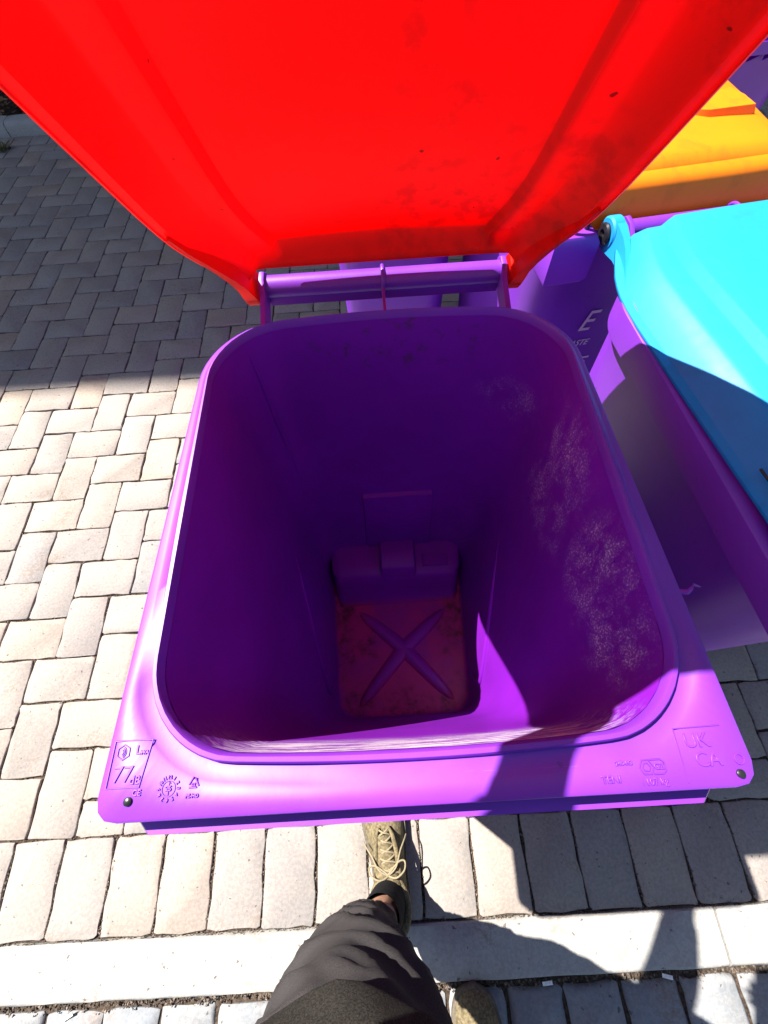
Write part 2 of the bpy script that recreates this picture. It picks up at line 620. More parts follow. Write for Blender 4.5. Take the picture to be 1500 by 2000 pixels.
# flush concrete kerb
kerb = MB().box((-5.0, KERB_Y0 + 0.004, -0.15), (5.0, SOLD_Y0 - 0.004, -0.012)).build('kerb', M['jointsand'], None, 0)
tag(kerb, kind='structure')


def kerb_mesh(ln, wd, zt, zb, bev, seed):
    rr = random.Random(seed)
    n = 24
    prof = [(-wd / 2, zb), (-wd / 2, zt - bev), (-wd / 2 + bev * 0.35, zt - bev * 0.3), (-wd / 2 + bev, zt), (wd / 2 - 0.004, zt), (wd / 2, zt - 0.004), (wd / 2, zb)]
    rings = []
    for i in range(n + 1):
        xx = -ln / 2 + ln * i / n
        e = 0.003 if i in (0, n) else 0
        rings.append([(xx, y + (rr.uniform(-0.0012, 0.0012) if 0 < q < 6 else 0), z - (e if z > zb else 0) + (rr.uniform(-0.0008, 0.0008) if 0 < q < 6 else 0)) for q, (y, z) in enumerate(prof)])
    return MB().loft(rings).mesh('kerb_stone', 40)


km = [kerb_mesh(0.909, SOLD_Y0 - KERB_Y0 - 0.006, 0.004, -0.14, 0.010, s) for s in (1, 2)]
for k in range(-6, 5):
    o = obj('kerb_stone', km[k % 2], M['kerb'], kerb)
    o.location = (0.750 + 0.915 * (k + 0.5), (SOLD_Y0 + KERB_Y0) / 2, rnd.uniform(-0.001, 0.001))

# road setts
sv = []
for k in range(6):
    v, f = stone_mesh('sett', 0.066, 0.066, rnd, top=-0.010, bot=-0.05, cham=0.010, jit=0.0035)
    sv.append(mesh('sett', v, f, 50))
for r in range(4):
    for k in range(-9, 10):
        o = obj('sett', sv[rnd.randrange(6)], M['sett'], road)
        o.location = (-0.01 + (k + (0.5 if r % 2 else 0)) * 0.1405, KERB_Y0 - 0.082 - r * 0.1405, rnd.uniform(-0.004, 0.001))
        o.rotation_euler = (0, 0, rnd.randrange(4) * R(90) + rnd.uniform(-0.02, 0.02))

mb = MB()
for r in range(19):
    for k in range(-34, 35):
        if r < 4 and -9 <= k < 10:
            continue
        v, f = stone_mesh('sett', 0.066, 0.066, rnd, top=-0.010, bot=-0.05, cham=0.010, jit=0.0035)
        cx, cy, dz = -0.01 + (k + (0.5 if r % 2 else 0)) * 0.1405, KERB_Y0 - 0.082 - r * 0.1405, rnd.uniform(-0.004, 0.001)
        mb.add([(p[0] + cx, p[1] + cy, p[2] + dz) for p in v], f)
tag(mb.build('far_setts', M['sett'], road, 50), kind='stuff')

# loose grit in the joints
mb = MB()


def grain(x, y, z, s):
    a = [Vector((rnd.uniform(-1, 1), rnd.uniform(-1, 1), rnd.uniform(-0.7, 0.7))).normalized() * s * rnd.uniform(0.7, 1.2) for _ in range(4)]
    a = [Vector((s, 0, -s * 0.5)), Vector((-s * 0.5, s * 0.87, -s * 0.5)), Vector((-s * 0.5, -s * 0.87, -s * 0.5)), Vector((0, 0, s * 0.8))]
    q = Matrix.Rotation(rnd.uniform(0, 6.28), 3, 'Z') @ Matrix.Rotation(rnd.uniform(0, 3), 3, 'X')
    a = [q @ p for p in a]
    mb.add([(x + p.x, y + p.y, z + p.z) for p in a], [(0, 1, 3), (1, 2, 3), (2, 0, 3), (0, 2, 1)])


for b in near:
    n = 34 if view_area(b) > 1500 else 10
    for _ in range(n):
        if rnd.random() < 0.5:
            x, y = rnd.uniform(b[0], b[2]), b[1] + rnd.gauss(0, 0.0025)
        else:
            x, y = b[0] + rnd.gauss(0, 0.0025), rnd.uniform(b[1], b[3])
        grain(x, y, -0.005 + rnd.uniform(-0.002, 0.003), rnd.uniform(0.001, 0.0034))
for k in range(-6, 10):
    for _ in range(120):
        if rnd.random() < 0.6:
            x, y = -0.404 + k * SW + rnd.gauss(0, 0.0028), rnd.uniform(SOLD_Y0, SOLD_Y1)
        else:
            x, y = -0.404 + (k + rnd.random()) * SW, SOLD_Y0 + rnd.gauss(0, 0.003)
        grain(x, y, -0.004 + rnd.uniform(-0.002, 0.003), rnd.uniform(0.001, 0.0036))
for _ in range(1100):
    grain(rnd.uniform(-1.2, 1.2), KERB_Y0 - abs(rnd.gauss(0, 0.007)), -0.014 + rnd.uniform(0, 0.006), rnd.uniform(0.0012, 0.005))
tag(mb.build('joint_grit', M['grit'], None, 0), 'loose brown grit and sand lying in the paver joints', 'grit', kind='stuff')

# far kerb and planting bed
fk = MB().box((-5, FARK + 0.004, -0.1), (5, FARK + 0.11, 0.03)).build('garden_kerb', M['jointsand'], None, 0)
tag(fk, kind='structure')
km2 = [kerb_mesh(0.909, 0.12, 0.085, -0.05, 0.03, s) for s in (5, 6)]
for k in range(-5, 5):
    o = obj('kerb_stone', km2[k % 2], M['kerb'], fk)
    o.location = (-2.62 + 0.455 + 0.915 * (k + 2.0), FARK + 0.062, 0)
rows = []
mb = MB()
nx, ny = 60, 14
for j in range(ny + 1):
    rows.append([(-5 + 10 * i / nx, FARK + 0.125 + (1.45) * j / ny, 0.055 + 0.05 * noise.noise(Vector((i * 0.6, j * 0.7, 0))) + 0.03 * min(j, 4) / 4) for i in range(nx + 1)])
mb.loft(rows, False, False, False)
bed = mb.build('planting_bed', M['soil'], None, 60)
tag(bed, kind='structure')

# ================================================================== BINS
NSEC = 96


def rounded(corners, radii, seg=10):
    pts = []
    n = len(corners)
    for i in range(n):
        p0, p1, p2 = Vector(corners[i - 1]), Vector(corners[i]), Vector(corners[(i + 1) % n])
        a, b = (p0 - p1).normalized(), (p2 - p1).normalized()
        ang = a.angle(b)
        r = radii[i]
        d = r / math.tan(ang / 2)
        c = p1 + (a + b).normalized() * (r / math.sin(ang / 2))
        s = p1 + a * d - c
        e = p1 + b * d - c
        t0, t1 = math.atan2(s.y, s.x), math.atan2(e.y, e.x)
        dt = (t1 - t0 + math.pi) % (2 * math.pi) - math.pi
        for k in range(seg + 1):
            t = t0 + dt * k / seg
            pts.append(Vector((c.x + r * math.cos(t), c.y + r * math.sin(t))))
    return pts


CEN = Vector((0.0, 0.33))


def contour(wf, yf, wb, yb, rf, rb, bf=0.0, bb=0.0, n=NSEC):
    poly = rounded([(-wf, yf), (wf, yf), (wb, yb), (-wb, yb)], [rf, rf, rb, rb])
    # fill long sides
    dense = []
    for i, p in enumerate(poly):
        q = poly[(i + 1) % len(poly)]
        k = max(1, int((q - p).length / 0.02))
        for s in range(k):
            dense.append(p.lerp(q, s / k))
    for p in dense:
        if p.y > CEN.y:
            u = max(0, (p.y - CEN.y) / (yb - CEN.y))
            p.y += bb * u * max(0, 1 - (p.x / wb) ** 2)
        else:
            u = max(0, (CEN.y - p.y) / (CEN.y - yf))
            p.y -= bf * u * max(0, 1 - (p.x / wf) ** 2)
    out = []
    ang = [math.atan2(p.y - CEN.y, p.x - CEN.x) for p in dense]
    for k in range(n):
        th = -math.pi + 2 * math.pi * (k + 0.5) / n
        best = None
        for i in range(len(dense)):
            a0, a1 = ang[i], ang[(i + 1) % len(dense)]
            d = (a1 - a0 + math.pi) % (2 * math.pi) - math.pi
            e = (th - a0 + math.pi) % (2 * math.pi) - math.pi
            if d > 0 and 0 <= e <= d:
                p, q = dense[i], dense[(i + 1) % len(dense)]
                dr = Vector((math.cos(th), math.sin(th)))
                den = (q - p).x * dr.y - (q - p).y * dr.x
                if abs(den) < 1e-12: continue
                w = ((CEN - p).x * dr.y - (CEN - p).y * dr.x) / den
                best = p.lerp(q, w)
        out.append(best if best is not None else out[-1].copy())
    return out


def lerp(a, b, t): return a + (b - a) * t


def section(z, off=0.0, n=NSEC):
    t = (z - 0.06) / 0.94
    t2 = max(0.0, t)
    c = contour(lerp(0.192, 0.256, t2), lerp(0.095, 0.052, t2), lerp(0.215, 0.258, t2), lerp(0.590, 0.612, t2),
                lerp(0.055, 0.085, t2), lerp(0.055, 0.095, t2), lerp(0.0, 0.011, t2), lerp(0.0, 0.02, t2), n)
    if off:
        c = [p + (p - CEN).normalized() * off for p in c]
    return c


ZB = 0.06
zs_in = [0.992, 0.97, 0.93, 0.85, 0.75, 0.62, 0.5, 0.38, 0.26, 0.16, 0.10, 0.075]
cont_in = [(z, section(z)) for z in zs_in]


def body_mesh():
    mb = MB()
    rings = []
    for z, c in cont_in:
        rings.append([(p.x, p.y, z) for p in c])
    base = section(ZB)
    for s, z in ((0.985, 0.066), (0.955, 0.061), (0.9, ZB), (0.45, ZB), (0.05, ZB)):
        rings.append([(CEN.x + (p.x - CEN.x) * s, CEN.y + (p.y - CEN.y) * s, z) for p in base])
    mb.loft(rings, cap0=False, cap1=True)
    rings = []
    for z in (0.990, 0.97, 0.94, 0.85, 0.62, 0.38, 0.16, 0.08, 0.05, 0.04):
        c = section(z, 0.0045 if z > 0.06 else 0.0)
        k = 1.0 if z > 0.045 else 0.96
        rings.append([(CEN.x + (p.x - CEN.x) * k, CEN.y + (p.y - CEN.y) * k, z) for p in c])
    mb.loft(rings, cap0=False, cap1=True)
    return mb.mesh('body', 35)


def rim_mesh():
    ci = section(1.0, 0.0, 288)
    co = contour(0.2945, -0.003, 0.272, 0.622, 0.018, 0.105, 0.0, 0.02, 288)
    rows = []
    for key in range(12):
        row = []
        for a, b in zip(ci, co):
            d = (b - a)
            wd = d.length
            dr = d.normalized()
            bandw = min(0.025, 0.55 * wd)
            bd = min(0.008, 0.3 * wd)
            g = max(0.0, min(1.0, (wd - 0.034) / 0.014))
            q, z = [(-0.0006, 0.982), (0.0002, 1.002), (0.0022, 1.0058), (bd - 0.0015, 1.0055), (bd, 1.0035), (bd + 0.0012, lerp(1.0022, 0.9970, g)),
                    (bandw, lerp(1.0008, 0.9984, g)), (bandw + 0.0025, 1.0), (wd - 0.004, 1.0), (wd - 0.001, 0.9985), (wd, 0.995), (wd - 0.002, 0.948)][key]
            p = a + dr * q
            row.append((p.x, p.y, z))
        rows.append(row)
    last = [((p[0] - CEN.x) * 0.985 + CEN.x, (p[1] - CEN.y) * 0.985 + CEN.y, 0.948) for p in rows[-1]]
    rows.append(last)
    return MB().loft(rows, False, False).mesh('rim', 40)


PIV = Vector((0, 0.717, 1.0))
LLEN = 0.70


def lid_mesh():
    prof = [(-0.275, -0.007), (-0.274, -0.0035), (-0.264, -0.001), (-0.247, 0.018), (-0.232, 0.030), (-0.226, 0.0325), (-0.200, 0.034), (-0.197, 0.0348), (-0.1885, 0.0470), (-0.1855, 0.0480), (-0.12, 0.050), (-0.06, 0.0515), (0, 0.052)]
    prof = prof + [(-u, w) for u, w in prof[-2::-1]]
    vs = [0.034, 0.0365, 0.042, 0.055, 0.075, 0.09, 0.11, 0.135, 0.16, 0.19, 0.23, 0.3, 0.4, 0.5, 0.58, 0.63, 0.645, 0.66, 0.673, 0.685, 0.693, 0.698, LLEN]
    def U(v):
        tab = [(0.034, 0.80), (0.048, 0.83), (0.075, 0.875), (0.11, 0.93), (0.15, 0.975), (0.20, 0.995), (0.25, 1.0), (0.61, 1.0), (0.655, 0.99), (0.685, 0.96), (LLEN, 0.90)]
        for (a, x), (b, y) in zip(tab, tab[1:]):
            if v <= b: return lerp(x, y, max(0, (v - a) / (b - a)))
        return 0.9
    rings = []
    for v in vs:
        k = U(v)
        row = []
        for u, w in prof:
            ww = w
            q = max(0.0, min(1.0, (v - 0.40) / 0.25))
            ww = w * (1 - 0.40 * q * q * (3 - 2 * q)) if w > 0 else w
            w = ww
            if v < 0.055:
                e = (v - 0.034) / 0.021
                ww = lerp(min(w, 0.014), w, math.sqrt(max(0, e)))
            elif v > 0.655:
                e = min(1, (v - 0.655) / (LLEN - 0.655))
                ww = lerp(w, min(w, -0.010), e ** 3.0)
            # slight crown along the lid
            ww += 0.010 * math.sin(math.pi * min(1, max(0, (v - 0.05) / 0.64))) * (1 - (u / 0.269) ** 2)
            row.append((u * k, -v, ww))
        rings.append(row)
    return MB().loft(rings, False, False, False).mesh('lid', 28)


def ear_mesh(s):
    """the corner of the lid drawn out into a lug round the hinge pin"""
    mb = MB()
    disc = [(0.026 * math.cos(2 * math.pi * k / 24), 0.026 * math.sin(2 * math.pi * k / 24)) for k in range(24)]
    mb.prism(disc, 0, s * 0.204, s * 0.226, 0.003)
    rings = []
    for v, u, th, lo, hi in ((0.000, 0.2150, 0.0105, -0.0240, 0.0240), (0.022, 0.2155, 0.0095, -0.0235, 0.0215), (0.045, 0.2180, 0.0075, -0.0205, 0.0170), (0.070, 0.2250, 0.0060, -0.0175, 0.0135), (0.095, 0.2345, 0.0045, -0.0150, 0.0085), (0.120, 0.2445, 0.0035, -0.0130, 0.0035), (0.150, 0.2560, 0.0025, -0.0112, -0.0020), (0.185, 0.2635, 0.0018, -0.0100, -0.0040)):
        rings.append([(s * (u + th), -v, lo), (s * (u + th * 0.6), -v, hi), (s * (u - th), -v, hi), (s * (u - th), -v, lo)])
    mb.loft(rings)
    return mb.mesh('hinge_ear', 40)


def handle_parts(root, sx=1.0, detail=True):
    h = 0.193
    b = MB()
    n = 20
    pts = [(-h + 2 * h * i / n, PIV.y, PIV.z) for i in range(n + 1)]
    b.tube(pts, 0.0168, 20)
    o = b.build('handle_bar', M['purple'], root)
    # channel lip under the bar
    MB().box((-h + 0.004, PIV.y - 0.012, PIV.z - 0.026), (h - 0.004, PIV.y - 0.008, PIV.z - 0.008)).build('bar_flange', M['purple'], o)
    for s in (-1, 1):
        poly = [(0.626, 0.945), (0.626, 0.990), (0.640, 0.993), (0.685, 1.006), (0.705, 1.021), (0.722, 1.023), (0.737, 1.012), (0.738, 0.992), (0.725, 0.979), (0.700, 0.976), (0.660, 0.962), (0.640, 0.945)]
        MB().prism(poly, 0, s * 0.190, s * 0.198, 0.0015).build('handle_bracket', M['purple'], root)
    ring = [(0.0, PIV.y + 0.0195 * math.cos(2 * math.pi * k / 24), PIV.z + 0.0195 * math.sin(2 * math.pi * k / 24)) for k in range(25)]
    r = MB().tube(ring, 0.0032, 8, False)
    r.prism([(0.638, 0.958), (0.638, 0.984), (0.66, 0.992), (0.70, 1.0), (0.70, 0.984), (0.65, 0.972)], 0, -0.0022, 0.0022)
    r.build('handle_rib', M['purple'], root)


MESH = {}


def cached(key, fn):
    if key not in MESH: MESH[key] = fn()
    return MESH[key]


def front_comb():
    b = MB()
    # shelf under the lip with chamfered ends, ribs behind it
    poly = [(-0.276, 0.034), (-0.276, 0.004), (-0.257, -0.0165), (0.257, -0.0165), (0.276, 0.004), (0.276, 0.034)]
    b.prism(poly, 2, 0.945, 0.9715, 0.003)
    return b.mesh('lift_comb', 40)


def comb_rib():
    return MB().prism([(0.036, 0.944), (0.0, 0.944), (-0.004, 0.940), (0.036, 0.915)], 0, -0.0025, 0.0025).mesh('comb_rib', 40)


def wheel_parts(root, s):
    x0, x1 = s * 0.205, s * 0.255
    w = empty_part('wheel', root, (s * 0.235, 0.640, 0.1))
    n = 32
    prof = [(-0.024, 0.070), (-0.024, 0.092), (-0.017, 0.1), (0.017, 0.1), (0.024, 0.092), (0.024, 0.070)]
    rings = []
    for k in range(n + 1):
        a = 2 * math.pi * k / n
        rings.append([(x, r * math.cos(a), r * math.sin(a)) for x, r in prof])
    mb = MB()
    mb.loft(rings, False, False)
    mb.build('tyre', M['rubber'], w)
    mb = MB()
    prof = [(-0.020, 0.0), (-0.020, 0.07), (0.012, 0.071), (0.018, 0.066), (0.010, 0.03), (0.022, 0.022), (0.024, 0.0)]
    rings = []
    for k in range(n + 1):
        a = 2 * math.pi * k / n
        rings.append([(s * x, r * math.cos(a), r * math.sin(a)) for x, r in prof])
    mb.loft(rings, False, False, False)
    mb.build('rim_disc', M['black'], w)
    return w


def empty_part(name, parent, loc):
    # a part that owns sub-parts; kept as a small axle stub so that it is a mesh
    o = MB().tube([(-0.03, 0, 0), (0.03, 0, 0)], 0.012, 10).build(name, M['steel'], parent)
    o.location = loc
    return o


def make_bin(lid_mat, loc, rz, open_deg, label, sx=1.0, first=False):
    root = empty('wheelie_bin', loc, rz)
    root.scale = (sx, 1, 1)
    tag(root, label, 'wheelie bin', 'purple wheelie bins standing together')
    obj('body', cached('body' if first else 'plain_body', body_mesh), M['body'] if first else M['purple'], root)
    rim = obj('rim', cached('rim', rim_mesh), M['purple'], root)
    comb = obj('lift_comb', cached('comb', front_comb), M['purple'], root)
    rbm = cached('crib', comb_rib)
    for k in range(11):
        o = obj('comb_rib', rbm, M['purple'], comb)
        o.location = (-0.24 + 0.048 * k, 0, 0)
    handle_parts(root)
    lid = obj('lid', cached('lid%s' % lid_mat, lid_mesh).copy() if False else cached('lid_' + lid_mat, lid_mesh), M[lid_mat], root)
    lid.location = PIV
    lid.rotation_euler = (R(-open_deg if open_deg else -1.6), 0, 0)
    if not lid.modifiers:
        sm = lid.modifiers.new('thickness', 'SOLIDIFY')
        sm.thickness = 0.0036
        sm.offset = -1
    for s in (-1, 1):
        obj('hinge_ear', cached('ear_%s%d' % (lid_mat, s), lambda: ear_mesh(s)), M[lid_mat], lid)
        pin = MB()
        prof = [(0.0, 0.0), (0.0, 0.0165), (0.004, 0.0175), (0.0065, 0.015), (0.0075, 0.008), (0.005, 0.0045), (0.003, 0.0)]
        rings = []
        for k in range(25):
            a = 2 * math.pi * k / 24
            rings.append([(s * (0.2255 + x), PIV.y + r * math.cos(a), PIV.z + r * math.sin(a)) for x, r in prof])
        pin.loft(rings, False, False, False)
        pin.build('hinge_pin', M['black'], root)
        wheel_parts(root, s)
    MB().tube([(-0.23, 0.640, 0.1), (0.23, 0.640, 0.1)], 0.010, 12).build('axle', M['steel'], root)
    return root, rim, lid, comb


main, rim, lid, comb = make_bin('red_lid', (0.004, 0, 0), 0, 55,
                                'open purple wheelie bin in the middle, empty, with its red lid held up', 1.0, True)
cyan, rim2, lid2, _ = make_bin('cyan_lid', (0.697, 0.111, 0), R(6.3), 0,
                               'closed purple wheelie bin with a turquoise lid, at the right edge')
orange, rim3, lid3, _ = make_bin('orange_lid', (0.540, 0.868, 0), R(7), 0,
                                 'closed purple wheelie bin with a bright orange lid and a black lock loop', 0.82)
slim, rim4, lid4, _ = make_bin('orange_lid', (0.055, 1.19, 0), R(0), 0,
                               'purple wheelie bin seen only through the gap under the open bin\'s handle', 0.70)
dark, rim5, lid5, _ = make_bin('orange_lid', (1.05, 1.66, 0), R(6), 0,
                               'dark shaded purple wheelie bin at the top right, behind the orange lid')

orange.scale = (0.82, 1, 1.035)
lid3.scale = (1.03, 1.035, 1.0)

# ---- details inside the open bin
# raised cross on the floor
FC = Vector((0.010, 0.285, ZB))
for (ex, ey) in ((-0.135, 0.125), (0.148, 0.130), (-0.128, 0.408), (0.150, 0.402)):
    e = Vector((ex, ey, ZB))
    d = e - FC
    nrm = Vector((-d.y, d.x, 0)).normalized()
    rings = []
    for i in range(13):
        t = i / 12
        w = 0.023 * (1 - t * 0.30) * math.sqrt(max(0.0, 1 - max(0, (t - 0.55) / 0.45) ** 2)) + 0.0008
        h = 0.013 * math.sqrt(max(0.0, 1 - max(0, (t - 0.5) / 0.5) ** 2)) + 0.0005
        p = FC + d * t
        rings.append([p + nrm * (w * math.cos(math.pi * k / 8)) + Vector((0, 0, h * math.sin(math.pi * k / 8) - 0.001)) for k in range(9)])
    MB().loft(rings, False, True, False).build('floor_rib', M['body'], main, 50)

# wheel housing: stepped hump across the back of the floor
def hump(x0, x1, pts, r=0.03):
    """profile in y,z lofted along x with rounded ends"""
    rings = []
    n = 10
    xs = []
    for i in range(n + 1):
        a = math.pi / 2 * i / n
        xs.append((x0 + r * (1 - math.cos(a)) if False else x0 + r * (1 - math.sin(math.pi / 2 - a)), math.sin(a)))
    xs = [(x0 + r * (1 - math.cos(math.pi / 2 * i / n)), math.sin(math.pi / 2 * i / n)) for i in range(n + 1)]
    xs = xs + [(x0 + x1 - x, k) for x, k in xs[::-1]]
    for x, k in xs:
        k = 0.55 + 0.45 * k
        rings.append([(x, lerp(0.60, y, k), lerp(0.055, z, 0.8 + 0.2 * k)) for y, z in pts])
    return MB().loft(rings, True, True, False)


hp = [(0.425, 0.055), (0.432, 0.064), (0.446, 0.074), (0.463, 0.095), (0.478, 0.135), (0.486, 0.158), (0.496, 0.168), (0.53, 0.172), (0.60, 0.178)]
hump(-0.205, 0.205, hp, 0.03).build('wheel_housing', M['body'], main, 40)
bl = [(0.470, 0.10), (0.492, 0.175), (0.500, 0.196), (0.508, 0.203), (0.56, 0.208), (0.60, 0.208)]
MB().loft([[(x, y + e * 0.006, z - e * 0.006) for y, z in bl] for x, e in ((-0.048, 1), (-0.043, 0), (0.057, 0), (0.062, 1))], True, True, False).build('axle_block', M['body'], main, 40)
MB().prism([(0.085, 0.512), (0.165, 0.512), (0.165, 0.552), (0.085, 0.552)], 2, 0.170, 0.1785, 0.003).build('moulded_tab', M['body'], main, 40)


def wall_x(y, z, side):
    """x of the inner wall at y,z"""
    c = section(z)
    best = min((p for p in c if p.x * side > 0.05), key=lambda p: abs(p.y - y))
    return best.x


# raised panel outlines low on the side walls, plate on the back wall
for side in (-1, 1):
    edge = [(0.47, 0.62), (0.40, 0.575), (0.30, 0.45), (0.245, 0.33), (0.205, 0.25)] if False else None
    path = [(0.43, 0.54), (0.38, 0.48), (0.32, 0.41), (0.26, 0.34), (0.215, 0.285), (0.185, 0.245), (0.165, 0.215), (0.16, 0.19), (0.168, 0.165), (0.19, 0.13), (0.22, 0.09)]
    pts = [(wall_x(y, z, side) - side * -0.001, y, z) for y, z in path]
    MB().tube(pts, [0.002, 0.005] + [0.0075] * 7 + [0.005, 0.002], 10).build('wall_ridge', M['body'], main, 60)
back = section(0.33)
ybk = max(p.y for p in back)
rings = []
for (k, off) in ((1.0, 0.003), (0.975, -0.008), (0.95, -0.009)):
    rings.append([(0.012 + k * sx_, ybk + off + (zc - 0.33) * 0.024, 0.33 + k * (zc - 0.33)) for sx_, zc in ((-0.100, 0.16), (0.103, 0.16), (0.092, 0.485), (-0.090, 0.485))])
MB().loft(rings, False, True).build('wall_plate', M['body'], main, 30)
# seam along the left back corner
c0 = [(section(z)) for z in (0.97, 0.8, 0.62)]
pts = []
for z, c in zip((0.97, 0.8, 0.62), c0):
    p = min(c, key=lambda q: abs(math.atan2(q.y - CEN.y, q.x - CEN.x) - R(128)))
    pts.append((p.x, p.y, z))
MB().tube(pts, [0.001, 0.005, 0.001], 8).build('corner_seam', M['body'], main, 60)

# ---- marks moulded into the front lip
def text_mesh(name, body, size, ext=0.0008, font_shear=0.0, off=0.0, bev=0.0):
    cu = bpy.data.curves.new(name, 'FONT')
    cu.body = body
    cu.size = size
    cu.extrude = ext
    cu.shear = font_shear
    cu.offset = off
    cu.bevel_depth = bev
    cu.align_x = 'CENTER'
    cu.align_y = 'CENTER'
    cu.resolution_u = 3
    tmp = bpy.data.objects.new(name, cu)
    COL.objects.link(tmp)
    dg = bpy.context.evaluated_depsgraph_get()
    me = bpy.data.meshes.new_from_object(tmp.evaluated_get(dg))
    bpy.data.objects.remove(tmp)
    bpy.data.curves.remove(cu)
    return me


def lip_text(name, body, x, y, size, rz=0.0, label=None):
    me = text_mesh(name, body, size, 0.0004, 0, -size * 0.010, 0.0003)
    o = obj(name, me, M['purple'], rim)
    o.location = (x, y, 1.0005)
    o.rotation_euler = (0, 0, rz)
    return o


def lip_line(name, pts, r=0.0007, closed=False):
    p = [(x, y, 1.0004) for x, y in pts]
    if closed: p.append(p[0])
    return MB().tube(p, r, 6).build(name, M['purple'], rim, 60)


def ngon(cx, cy, r, n, a0=0.0):
    return [(cx + r * math.cos(a0 + 2 * math.pi * k / n), cy + r * math.sin(a0 + 2 * math.pi * k / n)) for k in range(n)]


lip_line('noise_frame', [(-0.286, 0.062), (-0.2505, 0.062), (-0.2565, 0.024), (-0.2865, 0.024)], 0.0008, True)
lip_line('noise_symbol', ngon(-0.2765, 0.0525, 0.0062, 6, R(30)), 0.0007, True)
for k, r in enumerate((0.0022, 0.0036, 0.005)):
    lip_line('noise_symbol', [(-0.279 + r * math.cos(R(a)), 0.0525 + r * math.sin(R(a))) for a in range(-60, 61, 15)], 0.0005)
lip_text('moulded_letters', 'L', -0.2625, 0.0535, 0.0105)
lip_text('moulded_letters', 'WA', -0.2565, 0.0515, 0.0045)
lip_text('moulded_letters', '77', -0.2735, 0.034, 0.0185)
lip_text('moulded_letters', 'dB', -0.2610, 0.0295, 0.0095)
lip_text('moulded_letters', 'CE', -0.2575, 0.0195, 0.0065)
for k in range(12):
    a = R(90 - 30 * k)
    lip_text('dial_number', str(k if k else 12), -0.229 + 0.0088 * math.cos(a), 0.0215 + 0.0088 * math.sin(a), 0.0040, a - R(90))
lip_line('dial_ring', ngon(-0.229, 0.0215, 0.0060, 20), 0.0004, True)
lip_text('dial_number', '25', -0.229, 0.0215, 0.0055)
lip_line('dial_arrow', [(-0.229, 0.0165), (-0.229, 0.0275), (-0.2277, 0.0255)], 0.0006)
for k in range(3):
    a0 = R(90 + 120 * k)
    a1 = R(90 + 120 * (k + 1))
    p0 = (-0.2065 + 0.0062 * math.cos(a0), 0.0245 + 0.0062 * math.sin(a0))
    p1 = (-0.2065 + 0.0062 * math.cos(a1), 0.0245 + 0.0062 * math.sin(a1))
    lip_line('recycling_mark', [(lerp(p0[0], p1[0], 0.12), lerp(p0[1], p1[1], 0.12)), (lerp(p0[0], p1[0], 0.78), lerp(p0[1], p1[1], 0.78))], 0.0008)
lip_text('moulded_letters', '02', -0.2065, 0.0235, 0.0038)
lip_text('moulded_letters', 'PE-HD', -0.2068, 0.0150, 0.0042)
lip_text('moulded_letters', 'UK', 0.2495, 0.0345, 0.0165)
lip_text('moulded_letters', 'CA', 0.2545, 0.0195, 0.0165)
lip_line('moulded_frame', [(0.2745, 0.046), (0.232, 0.045), (0.231, 0.003)], 0.0006)
hexa = ngon(0.1985, 0.0165, 0.0062, 6, 0)
lip_line('quality_mark', hexa, 0.0007, True)
lip_line('quality_mark', ngon(0.1985, 0.0165, 0.0034, 6, 0), 0.0006, True)
lip_line('quality_mark', [(0.2065 - 0.004 + 0.0 , 0.0220), (0.2120, 0.0220), (0.2150, 0.0195), (0.2150, 0.0135), (0.2120, 0.0110), (0.2035, 0.0110)], 0.0007)
lip_text('moulded_letters', 'GZ', 0.2095, 0.0165, 0.0065)
lip_text('moulded_letters', '107 kg', 0.2040, 0.0052, 0.0072)
lip_text('moulded_letters', '240-H3', 0.1795, 0.0205, 0.0050)
lip_text('moulded_letters', 'TENI', 0.1650, 0.0085, 0.0080)
for (x, y) in ((-0.2640, 0.0135), (0.2780, 0.0075)):
    MB().tube([(x, y, 0.998), (x, y, 1.0018), (x, y, 1.0026)], [0.0036, 0.0036, 0.0022], 14).build('rivet', M['black'], rim)
lip_line('moulded_ring', ngon(0.2815, 0.0185, 0.0040, 14), 0.0007, True)

# torn flap of plastic on the right edge of the rim
sh = [(0.286, 0.172, 0.997), (0.293, 0.170, 1.000), (0.299, 0.174, 1.001), (0.303, 0.178, 0.999), (0.311, 0.176, 0.996)]
ring = []
for i, p in enumerate(sh):
    w = (0.003, 0.0028, 0.0022, 0.0018, 0.0006)[i]
    ring.append([(p[0], p[1] - w, p[2]), (p[0], p[1] + w, p[2] + 0.0006), (p[0], p[1], p[2] + 0.0016)])
MB().loft(ring).build('plastic_shred', M['purple'], rim)

# ---- lock loop and print on the orange-lidded bin
rim3.hide_render = False
loop = [(-0.243 + 0.022 * math.cos(R(a)), -0.032, 0.990 + 0.020 * math.sin(R(a))) for a in range(0, 181, 15)]
loop = [(-0.221, -0.032, 0.960)] + loop + [(-0.265, -0.032, 0.960)]
MB().tube(loop, 0.0048, 10).build('lock_loop', M['black'], orange)
MB().prism([(-0.300, -0.060), (-0.300, 0.03), (-0.200, 0.03), (-0.200, -0.060)], 2, 0.885, 0.968, 0.010).build('lock_housing', M['purple'], orange, 40)


def front_print(root, body, lx, z, size, shear=0.25, ext=0.0004):
    c = section(z, 0.0045)
    yf = min(p.y for p in c)
    me = text_mesh('printed_letters', body, size, ext, shear)
    o = obj('printed_letters', me, M['white_print'], root)
    o.location = (lx, yf - 0.0022, z)
    o.rotation_euler = (R(93.3), 0, 0)
    return o


front_print(orange, 'E', -0.040, 0.695, 0.082)
front_print(orange, 'WASTE', -0.045, 0.630, 0.026)
front_print(orange, 'RE', -0.010, 0.555, 0.060)

